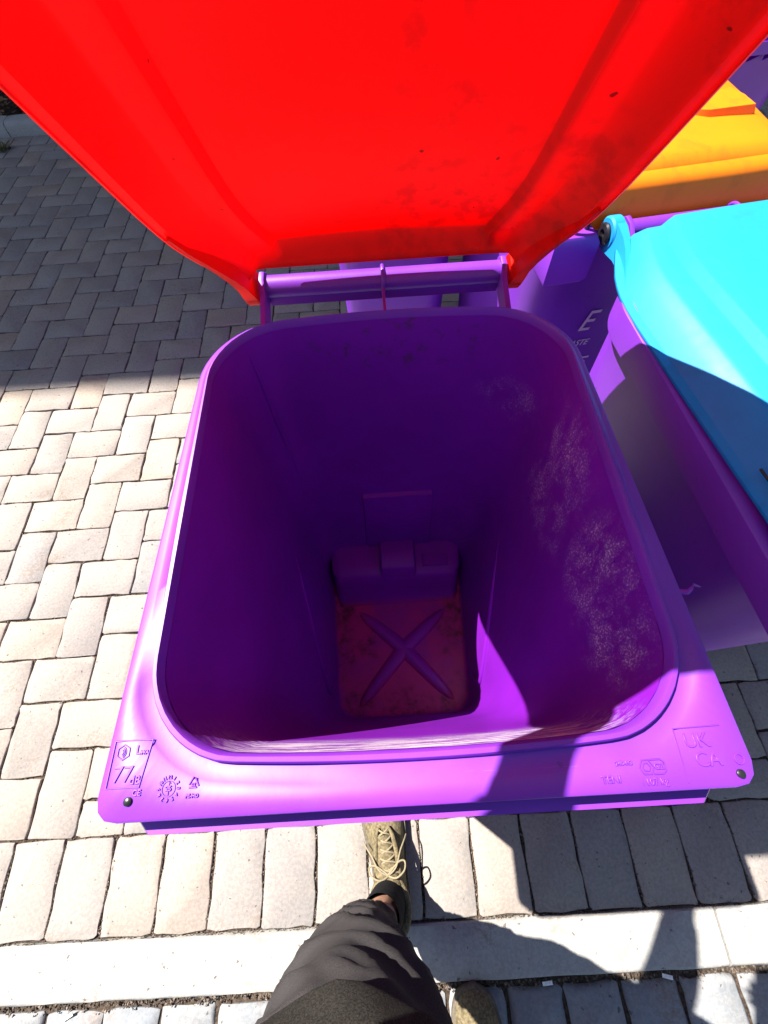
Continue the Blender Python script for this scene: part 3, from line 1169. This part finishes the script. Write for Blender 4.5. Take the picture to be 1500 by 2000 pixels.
# deep grip along the front edge of the orange lid
lid3.rotation_euler = (R(-0.4), 0, 0)
rings = []
for i in range(25):
    u = -0.250 + 0.500 * i / 24
    k = 1 - (abs(u) / 0.25) ** 8
    y0 = -0.700 + 0.012 * (abs(u) / 0.25) ** 4
    rings.append([(u, y0 + 0.012, 0.020 * k), (u, y0 - 0.004, 0.017 * k), (u, y0 - 0.013, 0.006), (u, y0 - 0.016, -0.052 * (0.3 + 0.7 * k)), (u, y0 - 0.012, -0.052 * (0.3 + 0.7 * k)), (u, y0 - 0.006, -0.004)])
MB().loft(rings).build('front_grip', M['orange_lid'], lid3, 50)

# squiggle moulded in the turquoise lid
zl = 0.0325
sq = [(-0.262, -0.500), (-0.262, -0.525), (-0.254, -0.545), (-0.243, -0.555), (-0.241, -0.575), (-0.232, -0.592), (-0.215, -0.604), (-0.19, -0.61)]
MB().tube([(x, y, 0.012 + (0.262 + x) * 0.35) for x, y in sq], 0.0016, 8).build('moulded_groove', M['black'], lid2, 60)
# handle recess on the orange lid: a raised wavy rib
for ld, nm in ((lid3, 'wave_rib'), (lid5, 'wave_rib')):
    path = [(-0.186, 0.0), (-0.18, 0.0), (-0.10, 0.0), (-0.075, 0.004), (-0.058, 0.022), (-0.045, 0.026), (0.04, 0.026), (0.06, 0.018), (0.08, 0.012), (0.18, 0.012), (0.186, 0.012)]
    rings = []
    for i, (x, dy) in enumerate(path):
        y = -0.590 + dy
        if i in (0, len(path) - 1):
            rings.append([(x * 1.04, y - 0.012, 0.018), (x * 1.04, y - 0.008, 0.026), (x * 1.04, y + 0.020, 0.028), (x * 1.04, y + 0.075, 0.026)])
            continue
        rings.append([(x, y - 0.016, 0.020), (x, y - 0.006, 0.0470), (x, y + 0.030, 0.0480), (x, y + 0.130, 0.040)])
    MB().loft(rings).build(nm, M['orange_lid'], ld, 30)

# ================================================================== PERSON
fabric = flat('trouser_cloth', (0.040, 0.036, 0.037), 0.9, 0.15, 0, 900, 0.35, 0.4)
M['trousers'] = fabric
M['jumper'] = flat('olive_jumper', (0.026, 0.024, 0.021), 0.95, 0.1, 0, 500, 0.5, 0.6)
M['skin'] = flat('skin', (0.50, 0.27, 0.18), 0.5, 0.4, 0, 60, 0.12, 0.1)
M['sock'] = flat('sock_knit', (0.012, 0.012, 0.014), 0.95, 0.1, 0, 700, 0.4, 0.6)
M['shoe'] = flat('shoe_suede', (0.135, 0.108, 0.062), 0.9, 0.15, 0, 160, 0.45, 0.8)
M['sole'] = flat('shoe_sole', (0.12, 0.10, 0.075), 0.85, 0.2, 0, 120, 0.3, 0.4)
M['lace'] = flat('shoe_lace', (0.24, 0.20, 0.13), 0.9, 0.1, 0, 500, 0.25, 0.5)
M['hair'] = flat('hair', (0.03, 0.02, 0.013), 0.6, 0.3, 0, 300, 0.4, 0.5)

person = empty('person', (-0.02, -0.45, 0))
tag(person, 'person in dark trousers, black socks and tan lace-up shoes standing at the open bin', 'person')


def local(mb):
    o = Vector((-0.02, -0.45, 0))
    mb.v = [p - o for p in mb.v]
    return mb


def spline(pts, n):
    """Catmull-Rom through (x,y,z,r...) tuples"""
    out = []
    P = [Vector(p) if False else tuple(p) for p in pts]
    for i in range(len(P) - 1):
        p0, p1, p2, p3 = P[max(i - 1, 0)], P[i], P[i + 1], P[min(i + 2, len(P) - 1)]
        for k in range(n):
            t = k / n
            out.append(tuple(0.5 * ((2 * b) + (-a + c) * t + (2 * a - 5 * b + 4 * c - d) * t * t + (-a + 3 * b - 3 * c + d) * t ** 3) for a, b, c, d in zip(p0, p1, p2, p3)))
    out.append(tuple(P[-1]))
    return out


def remeshed(mb, name, mat, parent, voxel):
    o = local(mb).build(name, mat, parent, 0)
    r = o.modifiers.new('join', 'REMESH')
    r.mode = 'VOXEL'
    r.voxel_size = voxel
    r.use_smooth_shade = True
    s = o.modifiers.new('smooth', 'SMOOTH')
    s.factor = 0.5
    s.iterations = 4
    return o


def limb(mb, pts, n=6, seg=14):
    sp = spline(pts, n)
    mb.tube([p[:3] for p in sp], [p[3] for p in sp], seg)
    for p in (pts[0], pts[-1]):
        mb.ball(p[:3], p[3], seg, 8)


SH_L, SH_R = (-0.185, -0.36, 1.415), (0.185, -0.36, 1.415)
EL_L, HA_L = (-0.285, -0.10, 1.37), (-0.205, 0.235, 1.540)
EL_R, HA_R = (0.255, -0.25, 1.24), tuple(CAM + c_r * 0.065 - c_u * 0.11 - c_d * 0.065)
HIP_L, HIP_R = (-0.095, -0.295, 0.92), (0.095, -0.36, 0.92)
KN_L, KN_R = (-0.112, -0.290, 0.50), (0.11, -0.46, 0.50)
AN_L, AN_R = (-0.070, -0.312, 0.105), (0.107, -0.720, 0.105)
bod = MB()
# torso, neck, head
for z, y, rx, ry in ((0.95, -0.33, 0.155, 0.10), (1.05, -0.335, 0.14, 0.095), (1.18, -0.35, 0.15, 0.105), (1.30, -0.365, 0.165, 0.11), (1.39, -0.37, 0.15, 0.09)):
    bod.ball((0, y, z), (rx, ry, 0.10), 18, 10)
limb(bod, [(0, -0.37, 1.42, 0.06), (0, -0.36, 1.50, 0.055), (0, -0.34, 1.56, 0.055)])
HD = Vector((0.0, -0.315, 1.635))
bod.ball(HD, (0.075, 0.092, 0.108), 20, 14)
bod.ball(HD + Vector((0, 0.045, -0.055)), (0.052, 0.045, 0.055), 16, 10)          # jaw
bod.ball(HD + Vector((0, 0.094, -0.018)), (0.013, 0.018, 0.024), 12, 8)           # nose
bod.ball(HD + Vector((0, 0.080, -0.060)), (0.024, 0.012, 0.008), 12, 8)           # mouth
for s in (-1, 1):
    bod.ball(HD + Vector((s * 0.077, -0.005, -0.01)), (0.010, 0.02, 0.032), 10, 8)  # ears
    bod.ball(HD + Vector((s * 0.030, 0.078, 0.024)), (0.020, 0.010, 0.008), 10, 8)  # brows
# arms and hands
limb(bod, [(*SH_L, 0.058), (-0.245, -0.22, 1.385, 0.05), (*EL_L, 0.043), (-0.25, 0.05, 1.465, 0.042), (-0.215, 0.18, 1.515, 0.028), (*HA_L, 0.026)])
limb(bod, [(*SH_R, 0.058), (0.235, -0.29, 1.30, 0.05), (*EL_R, 0.043), (0.18, -0.17, 1.335, 0.042), (HA_R[0] + 0.03, HA_R[1] - 0.03, HA_R[2] - 0.03, 0.028), (*HA_R, 0.026)])


def hand(mb, wrist, fwd, side, palm_n, curl, ln=0.088):
    """palm and five separate fingers; side = towards the thumb"""
    wrist, fwd, side, pn = Vector(wrist), Vector(fwd).normalized(), Vector(side).normalized(), Vector(palm_n).normalized()
    kn = wrist + fwd * ln
    for k in range(4):
        q = (k - 1.5) / 1.5
        limb(mb, [(*(wrist + side * (-q * 0.014)), 0.015), (*(kn + side * (-q * 0.030)), 0.0125)], 3, 10)
    lens = (0.072, 0.080, 0.074, 0.058)
    for k in range(4):
        q = (k - 1.5) / 1.5
        p = kn + side * (-q * 0.032)
        d = fwd.copy()
        pts = [(*p, 0.0095)]
        for sgm, fr in enumerate((0.45, 0.32, 0.23)):
            a = curl * (0.6 + 0.35 * sgm)
            d = (d * math.cos(a) + pn * math.sin(a)).normalized()
            p = p + d * lens[k] * fr
            pts.append((*p, 0.0088 - 0.0007 * sgm))
        limb(mb, pts, 3, 8)
    p = wrist + fwd * 0.025 + side * 0.024
    d = (fwd * 0.7 + side * 0.75 + pn * 0.35).normalized()
    p1 = p + d * 0.038
    d = (fwd * 0.85 + side * 0.2 + pn * 0.5).normalized()
    p2 = p1 + d * 0.032
    p3 = p2 + d * 0.024
    limb(mb, [(*p, 0.013), (*p1, 0.011), (*p2, 0.0098), (*p3, 0.0085)], 3, 8)


hand(bod, HA_L, (0.0, 0.55, 0.30), (1, 0, 0), (0, 0.55, -0.83), 0.75, 0.07)
hand(bod, HA_R, c_d * 0.9 - c_r * 0.25, c_u, -c_r, 0.62, 0.055)
# legs down to the ankles and feet
limb(bod, [(*HIP_L, 0.082), (-0.105, -0.285, 0.72, 0.070), (*KN_L, 0.052), (-0.105, -0.315, 0.32, 0.046), (*AN_L, 0.036), (-0.066, -0.312, 0.06, 0.036)])
limb(bod, [(*HIP_R, 0.082), (0.105, -0.40, 0.72, 0.070), (*KN_R, 0.052), (0.108, -0.60, 0.30, 0.050), (*AN_R, 0.036), (0.107, -0.720, 0.06, 0.036)])
limb(bod, [(-0.066, -0.312, 0.045, 0.030), (-0.074, -0.23, 0.035, 0.022)])
limb(bod, [(0.107, -0.720, 0.045, 0.030), (0.107, -0.64, 0.035, 0.022)])
body_o = remeshed(bod, 'body', M['skin'], person, 0.0052)
eyes = MB()
for s in (-1, 1):
    e = local(MB().ball(HD + Vector((s * 0.030, 0.082, 0.008)), (0.0125, 0.008, 0.007), 12, 8)).build('eye', flat('eye_white', (0.7, 0.68, 0.65), 0.2), body_o)
    local(MB().ball(HD + Vector((s * 0.030, 0.0885, 0.008)), (0.005, 0.002, 0.005), 10, 6)).build('iris', M['hair'], body_o)
local(MB().ball(HD + Vector((0, 0.0855, -0.060)), (0.024, 0.008, 0.0045), 12, 6)).build('lips', flat('lips', (0.42, 0.14, 0.11), 0.4), body_o)
hair = MB()
hair.ball(HD + Vector((0, -0.018, 0.030)), (0.085, 0.092, 0.096), 20, 12)
hair.ball(HD + Vector((0, -0.050, -0.03)), (0.076, 0.062, 0.075), 16, 10)
remeshed(hair, 'hair', M['hair'], person, 0.006)
# jumper
ju = MB()
for z, y, rx, ry in ((0.98, -0.335, 0.172, 0.112), (1.06, -0.338, 0.165, 0.112), (1.18, -0.35, 0.172, 0.122), (1.30, -0.365, 0.185, 0.125), (1.395, -0.37, 0.17, 0.098)):
    ju.ball((0, y, z), (rx, ry, 0.10), 20, 10)
limb(ju, [(*SH_L, 0.075), (-0.245, -0.22, 1.385, 0.066), (*EL_L, 0.058), (-0.25, 0.05, 1.465, 0.052), (-0.222, 0.155, 1.505, 0.040)])
limb(ju, [(*SH_R, 0.075), (0.235, -0.29, 1.30, 0.066), (*EL_R, 0.058), (0.18, -0.17, 1.335, 0.050), (HA_R[0] + 0.045, HA_R[1] - 0.035, HA_R[2] - 0.04, 0.037)])
limb(ju, [(0, -0.37, 1.43, 0.085), (0, -0.365, 1.475, 0.066)])
remeshed(ju, 'jumper', M['jumper'], person, 0.010)


def leg_tube(pts, seed, n=14, seg=40, cut=None):
    """trouser leg with real folds: rings round the leg get diagonal creases"""
    sp = spline(pts, n)
    rings = []
    P = [Vector(p[:3]) for p in sp]
    up = Vector((0, 1, 0))
    for i, p in enumerate(sp):
        t = (P[min(i + 1, len(P) - 1)] - P[max(i - 1, 0)]).normalized()
        a = t.cross(up).normalized()
        b = a.cross(t).normalized()
        ring = []
        for k in range(seg):
            th = 2 * math.pi * k / seg
            dr = a * math.cos(th) + b * math.sin(th)
            z = P[i].z
            q = Vector((math.cos(th) * 1.3, math.sin(th) * 1.3, z * 15 + 1.1 * math.sin(th + seed)))
            w = noise.noise(q + Vector((seed * 7.1, 0, 0)))
            w2 = noise.noise(Vector((math.cos(th) * 2.2 + seed, math.sin(th) * 2.2, z * 34 + 2.0 * math.cos(th))))
            fold = 0.015 * (1 - abs(w)) ** 3 - 0.004 + 0.003 * w2
            fade = min(1.0, i / 4 + 0.25)
            ring.append(P[i] + dr * (p[3] + fold * fade))
        rings.append(ring)
    return rings


tr = MB()
tr.loft(leg_tube([(-0.090, -0.330, 0.235, 0.049), (-0.096, -0.322, 0.28, 0.054), (-0.106, -0.308, 0.36, 0.062), (-0.110, -0.294, 0.46, 0.073), (-0.106, -0.285, 0.56, 0.085), (-0.092, -0.278, 0.70, 0.104), (-0.085, -0.288, 0.85, 0.116), (-0.085, -0.31, 0.98, 0.10)], 1.7, 26, 80), False, False)
tr.loft(leg_tube([(0.106, -0.670, 0.20, 0.052), (0.108, -0.64, 0.26, 0.060), (0.110, -0.57, 0.36, 0.074), (0.11, -0.48, 0.50, 0.083), (0.105, -0.42, 0.66, 0.093), (0.095, -0.37, 0.84, 0.105), (0.085, -0.34, 0.98, 0.10)], 4.2, 12, 40), False, False)
tr.ball((0, -0.33, 0.95), (0.175, 0.115, 0.12), 24, 12)
tro = local(tr).build('trousers', M['trousers'], person, 80)
# turned hem and side seam on the forward leg
hem = [(-0.090 + 0.0495 * math.cos(2 * math.pi * k / 28), -0.330 + 0.0495 * math.sin(2 * math.pi * k / 28), 0.237 + 0.004 * math.sin(4 * math.pi * k / 28)) for k in range(29)]
local(MB().tube(hem, 0.0026, 8, False)).build('hem', M['trousers'], tro, 80)
seam = [(-0.139, -0.330, 0.238), (-0.155, -0.322, 0.29), (-0.176, -0.308, 0.37), (-0.194, -0.294, 0.46), (-0.200, -0.285, 0.56), (-0.198, -0.280, 0.70)]
local(MB().tube(spline(seam, 6), 0.0022, 6)).build('seam', M['trousers'], tro, 80)
# darker knit shorts hem over the thigh
sh_r = leg_tube([(-0.087, -0.287, 0.880, 0.134), (-0.087, -0.289, 0.895, 0.136), (-0.087, -0.293, 0.915, 0.136), (-0.088, -0.30, 0.94, 0.130), (-0.08, -0.315, 1.0, 0.11)], 2.9, 10, 40)
sh2 = leg_tube([(0.108, -0.432, 0.600, 0.103), (0.103, -0.41, 0.68, 0.108), (0.097, -0.38, 0.80, 0.115), (0.088, -0.35, 0.92, 0.118), (0.08, -0.34, 1.0, 0.11)], 5.9, 10, 40)
local(MB().loft(sh_r, False, False).loft(sh2, False, False).ball((0, -0.335, 0.95), (0.182, 0.122, 0.11), 24, 12)).build('shorts', M['jumper'], person, 80)
# socks
for (ax, ay, kx, ky) in ((AN_L[0], AN_L[1], -0.105, -0.315), (AN_R[0], AN_R[1], 0.108, -0.60)):
    p0, p1, p2 = (ax + 0.004, ay, 0.045, 0.043), (ax, ay, 0.10, 0.0425), (lerp(ax, kx, 0.45), lerp(ay, ky, 0.45), 0.205, 0.0440)
    sp = spline([p0, p1, p2], 10)
    mb = MB()
    rings = []
    for i, p in enumerate(sp):
        rings.append([(p[0] + (p[3] + 0.0012 * math.sin(i * 2.2 + math.sin(th * 2))) * math.cos(th), p[1] + (p[3] * 1.12 + 0.0012 * math.sin(i * 2.2)) * math.sin(th), p[2]) for th in [2 * math.pi * k / 28 for k in range(28)]])
    mb.loft(rings, True, False)
    local(mb).build('sock', M['sock'], person, 80)


def shoe(heel, rz):
    """lace-up walking shoe; local +y runs from heel to toe"""
    tf = Matrix.Translation(Vector((heel[0], heel[1], 0.004))) @ Matrix.Rotation(rz, 4, 'Z') @ Matrix.Diagonal((1.08, 1.12, 1.0, 1.0))
    def fin(mb, name, mat, parent, sm=50):
        mb.v = [tf @ p for p in mb.v]
        return local(mb).build(name, mat, parent, sm)
    # half width, height of the upper, along the length
    st = [(0.000, 0.022, 0.072), (0.008, 0.031, 0.086), (0.03, 0.037, 0.088), (0.06, 0.038, 0.082), (0.09, 0.0375, 0.082), (0.12, 0.039, 0.086), (0.15, 0.043, 0.078), (0.18, 0.048, 0.068), (0.21, 0.050, 0.058), (0.24, 0.047, 0.050), (0.262, 0.040, 0.043), (0.278, 0.028, 0.033), (0.286, 0.012, 0.022)]
    st = spline(st, 3)
    n = 22
    rings = []
    for (y, w, h) in st:
        cx = 0.006 * math.sin(y / 0.286 * math.pi)
        r = []
        for k in range(n):
            th = math.pi * 2 * k / n
            c, s = math.cos(th), math.sin(th)
            px = w * math.copysign(abs(c) ** 0.75, c)
            pz = 0.020 + (h - 0.020) * max(0, s) ** 0.8 if s > 0 else 0.020 + 0.012 * s
            if s > 0: px *= 1 - 0.30 * max(0, s) ** 1.5
            r.append(Vector((cx + px, y, pz)))
        rings.append(r)
    up = fin(MB().loft(rings), 'shoe', M['shoe'], person, 60)
    # sole with bumper
    pts = []
    outl = [(y, w) for y, w, h in st]
    left = [(0.006 * math.sin(y / 0.286 * math.pi) - w - 0.005, y) for y, w in outl]
    right = [(0.006 * math.sin(y / 0.286 * math.pi) + w + 0.005, y) for y, w in outl]
    poly = left + [(0.006, 0.292)] + right[::-1] + [(0, -0.006)]
    fin(MB().prism(poly, 2, -0.004, 0.024, 0.003), 'sole', M['sole'], up, 50)
    # padded collar round the ankle
    col = [(0.0385 * math.cos(2 * math.pi * k / 30) * (1.0 if True else 1), 0.056 + 0.053 * math.sin(2 * math.pi * k / 30), 0.084 + 0.010 * math.sin(2 * math.pi * k / 30) * (1 if math.sin(2 * math.pi * k / 30) > 0 else -0.8)) for k in range(31)]
    fin(MB().tube(col, 0.0085, 10, False), 'collar', M['shoe'], up, 80)
    # tongue
    rings = []
    for i in range(9):
        t = i / 8
        y = 0.095 + 0.085 * t
        z = lerp(0.112, 0.080, t ** 0.7)
        w = lerp(0.029, 0.018, t)
        rings.append([(x, y - 0.002 + 0.004 * (1 - (x / w) ** 2), z - 0.010 * (x / w) ** 2 + 0.002) for x in [w * q / 4 for q in range(-4, 5)]] + [(x, y - 0.002, z - 0.010 * (x / w) ** 2 - 0.005) for x in [w * q / 4 for q in range(4, -5, -1)]])
    fin(MB().loft(rings), 'tongue', M['shoe'], up, 80)
    # toe cap seam and eyestay strips
    for s in (-1, 1):
        path = [(0.004 + s * 0.0275, 0.105, 0.088), (0.004 + s * 0.026, 0.13, 0.0885), (0.005 + s * 0.024, 0.155, 0.0835), (0.005 + s * 0.020, 0.18, 0.077), (0.005 + s * 0.012, 0.196, 0.071)]
        fin(MB().tube(path, [0.004, 0.0055, 0.0055, 0.005, 0.003], 8), 'eyestay', M['shoe'], up, 80)
    for k in range(5):
        y0 = 0.112 + 0.0165 * k
        z0 = 0.099 - 0.0052 * k
        w = 0.026 - 0.0025 * k
        for s in (-1, 1):
            pp = [(0.005 + s * w, y0, z0 - 0.008), (0.005 + s * w * 0.5, y0 + 0.005, z0 - 0.0005), (0.005, y0 + 0.008, z0 + 0.0015 + 0.001 * s), (0.005 - s * w * 0.5, y0 + 0.012, z0 - 0.002), (0.005 - s * w * 0.95, y0 + 0.0165, z0 - 0.0125)]
            pp = spline(pp, 4)
            fin(MB().tube(pp, 0.0021, 7), 'lace', M['lace'], up, 80)
    for s in (-1, 1):
        lp = [(0.005, 0.112, 0.104), (0.005 + s * 0.018, 0.108, 0.113), (0.005 + s * 0.038, 0.118, 0.110), (0.005 + s * 0.041, 0.132, 0.100), (0.005 + s * 0.026, 0.132, 0.101), (0.005, 0.114, 0.105)]
        fin(MB().tube(spline(lp, 6), 0.0020, 7), 'lace_bow', M['lace'], up, 80)
        tl = [(0.005, 0.112, 0.104), (0.005 + s * 0.02, 0.125, 0.104), (0.005 + s * 0.034, 0.150, 0.093), (0.005 + s * 0.046, 0.165, 0.075), (0.005 + s * 0.052, 0.172, 0.055)]
        fin(MB().tube(spline(tl, 6), 0.0018, 7), 'lace_tail', M['lace'], up, 80)
    return up


shoe((-0.058, -0.384), R(6.0))
shoe((0.112, -0.815), R(-1.0))

# the phone that takes the picture
ph = MB()
poly = rounded([(-0.036, -0.145), (0.036, -0.145), (0.036, 0.012), (-0.036, 0.012)], [0.008] * 4, 5)
ph.prism([(p.x, p.y) for p in poly], 2, 0.012, 0.020, 0.0015)
pho = ph.build('smartphone', M['black'], None)
pho.matrix_world = Matrix.Translation(CAM) @ (Matrix((c_r, c_u, -c_d)).transposed()).to_4x4()
tag(pho, 'black smartphone held over the open bin in the right hand', 'phone')

# ================================================================== SMALL THINGS
M['paper'] = flat('paper', (0.75, 0.74, 0.72), 0.8, 0.2)
for (x, y, a, lab) in ((0.303, -0.505, 0.1, 'small white paper scrap beside the tan shoe at the kerb edge'), (0.593, -0.505, -0.2, 'small white paper scrap at the kerb edge, farther right in the shadow'), (-0.864, -0.517, 0.5, 'small white paper scrap on the setts at the bottom left')):
    rings = [[(-0.012, -0.004, 0.0), (0.012, -0.004, 0.002), (0.012, 0.004, 0.003), (-0.012, 0.004, 0.001)], [(-0.011, -0.0035, 0.0012), (0.012, -0.004, 0.0032), (0.011, 0.004, 0.0042), (-0.012, 0.0045, 0.0022)]]
    o = MB().loft(rings).build('paper_scrap', M['paper'], None)
    o.location = (x, y, -0.006)
    o.rotation_euler = (0, 0.05, a)
    tag(o, lab, 'litter', 'paper scraps along the kerb')

# shrubs and leaf litter in the bed
M['leaf'] = flat('shrub_leaf', (0.045, 0.075, 0.030), 0.5, 0.4, 0, 20, 0.4, 0.1)
M['litter'] = flat('dead_leaf', (0.16, 0.09, 0.05), 0.9, 0.1, 0, 20, 0.5, 0.1)
M['stem'] = flat('stem', (0.07, 0.05, 0.03), 0.9, 0.1)


def leaf(mb, p, d, ln, wd, n):
    d = d.normalized()
    s = d.cross(n)
    if s.length < 1e-3: s = Vector((1, 0, 0))
    s.normalize()
    n = s.cross(d)
    a = [p, p + d * ln * 0.3 + s * wd, p + d * ln * 0.75 + s * wd * 0.75 + n * -ln * 0.05, p + d * ln + n * -ln * 0.15, p + d * ln * 0.75 - s * wd * 0.75 + n * -ln * 0.05, p + d * ln * 0.3 - s * wd, p + d * ln * 0.4 + n * -wd * 0.3]
    mb.add(a, [(0, 1, 6), (1, 2, 6), (2, 3, 6), (3, 4, 6), (4, 5, 6), (5, 0, 6)])


def shrub(x, y, rad, h, n, label, ls):
    root = empty('shrub', (x, y, 0.06))
    tag(root, label, 'shrub', 'shrubs in the planting bed')
    st, fo = MB(), MB()
    for k in range(9):
        a = rnd.uniform(0, 6.28)
        tip = Vector((math.cos(a) * rad * rnd.uniform(0.3, 0.9), math.sin(a) * rad * rnd.uniform(0.3, 0.9), h * rnd.uniform(0.6, 1.0)))
        mid = Vector((tip.x * 0.35, tip.y * 0.35, tip.z * 0.6))
        st.tube([(0, 0, -0.02), mid, tip], [0.008, 0.005, 0.002], 6)
    for k in range(n):
        th, u = rnd.uniform(0, 6.28), rnd.uniform(0, 1)
        rr = rad * rnd.uniform(0.45, 1.0)
        z = h * (0.12 + 0.88 * u)
        prof = math.sin(math.pi * min(1, 0.18 + 0.8 * u)) ** 0.6
        p = Vector((math.cos(th) * rr * prof, math.sin(th) * rr * prof, z))
        d = Vector((math.cos(th) + rnd.uniform(-0.6, 0.6), math.sin(th) + rnd.uniform(-0.6, 0.6), rnd.uniform(-0.2, 0.9)))
        leaf(fo, p, d, ls * rnd.uniform(0.7, 1.3), ls * 0.28, Vector((rnd.uniform(-0.4, 0.4), rnd.uniform(-0.4, 0.4), 1)))
    st.build('stem', M['stem'], root)
    fo.build('foliage', M['leaf'], root, 0)


shrub(-3.02, 4.86, 0.30, 0.50, 900, 'dark green leafy shrub at the left edge of the planting bed', 0.075)
shrub(-2.05, 5.10, 0.34, 0.60, 900, 'leafy shrub in the bed half behind the raised red lid', 0.06)
shrub(-3.75, 5.05, 0.36, 0.65, 700, 'larger shrub beyond the left edge of the bed', 0.07)
# small weed against the kerb
wd = empty('weed', (-2.60, 3.92, 0.0))
tag(wd, 'small dry weed growing out of the paving at the far left', 'weed')
wm = MB()
for k in range(36):
    a = rnd.uniform(0, 6.28)
    leaf(wm, Vector((rnd.gauss(0, 0.015), rnd.gauss(0, 0.015), 0)), Vector((math.cos(a), math.sin(a), rnd.uniform(0.3, 1.6))), rnd.uniform(0.04, 0.09), 0.006, Vector((0, 0, 1)))
wm.build('blade', flat('weed_blade', (0.12, 0.11, 0.045), 0.8), wd, 0)
lm = MB()
for k in range(2600):
    x, y = rnd.uniform(-3.6, 0.5), FARK + 0.14 + rnd.random() ** 1.2 * 1.35
    a = rnd.uniform(0, 6.28)
    leaf(lm, Vector((x, y, 0.075 + rnd.uniform(0.0, 0.05))), Vector((math.cos(a), math.sin(a), rnd.uniform(-0.3, 0.4))), rnd.uniform(0.02, 0.055), rnd.uniform(0.006, 0.016), Vector((rnd.uniform(-0.5, 0.5), rnd.uniform(-0.5, 0.5), 1)))
tag(lm.build('leaf_litter', M['litter'], None, 0), 'brown leaf litter on the dark soil of the bed', 'leaf litter', kind='stuff')

# ================================================================== THE BUILDING THAT SHADES THE FAR PAVING
BY = 5.72
SHADE_Y = 1.57
BH = (BY - SHADE_Y) * (-SUN.z) / (-SUN.y)
M['brick'] = None
t = NT('brick_wall')
bt = t.n('TexBrick')
t.l(t.mapping(t.coords(), (1, 1, 1), (R(90), 0, 0)), bt.inputs['Vector'])
bt.inputs['Scale'].default_value = 1.0
bt.inputs['Brick Width'].default_value = 0.225
bt.inputs['Row Height'].default_value = 0.075
bt.inputs['Mortar Size'].default_value = 0.006
bt.inputs['Color1'].default_value = (0.22, 0.085, 0.05, 1)
bt.inputs['Color2'].default_value = (0.28, 0.13, 0.08, 1)
bt.inputs['Mortar'].default_value = (0.3, 0.28, 0.25, 1)
M['brick'] = t.set(bt.outputs[0], 0.9, 0.2)
t.bump(bt.outputs[1], -0.4, 0.006)
M['glass'] = flat('window_glass', (0.02, 0.025, 0.03), 0.05, 0.6, 0, 3, 0.1, 0.02)
M['frame'] = flat('window_frame', (0.75, 0.75, 0.73), 0.5)
apt = empty('apartment_building', (0, BY, 0))
tag(apt, 'brick apartment building behind the planting bed that shades the far paving', 'building')
MB().box((-13, 0, -0.1), (13, 7, BH - 0.25)).build('wall', M['brick'], apt, 0)
MB().box((-13.08, -0.03, BH - 0.25), (13.08, 7.08, BH)).build('parapet', M['kerb'], apt, 0)
wmesh = MB().box((-0.62, -0.045, -0.02), (-0.56, -0.004, 1.32)).box((0.56, -0.045, -0.02), (0.62, -0.004, 1.32)).box((-0.56, -0.045, -0.02), (0.56, -0.004, 0.04)).box((-0.56, -0.045, 1.26), (0.56, -0.004, 1.32)).box((-0.025, -0.04, 0.04), (0.025, -0.004, 1.26)).mesh('window', 0)
gm = MB().box((-0.56, -0.02, 0.04), (0.56, -0.004, 1.26)).mesh('pane', 0)
lv = 0
while 1.0 + lv * 2.7 + 1.6 < BH:
    for k in range(-4, 5):
        o = obj('window', wmesh, M['frame'], apt)
        o.location = (k * 2.8 + 0.9, 0, 1.0 + lv * 2.7)
        obj('pane', gm, M['glass'], o)
    lv += 1
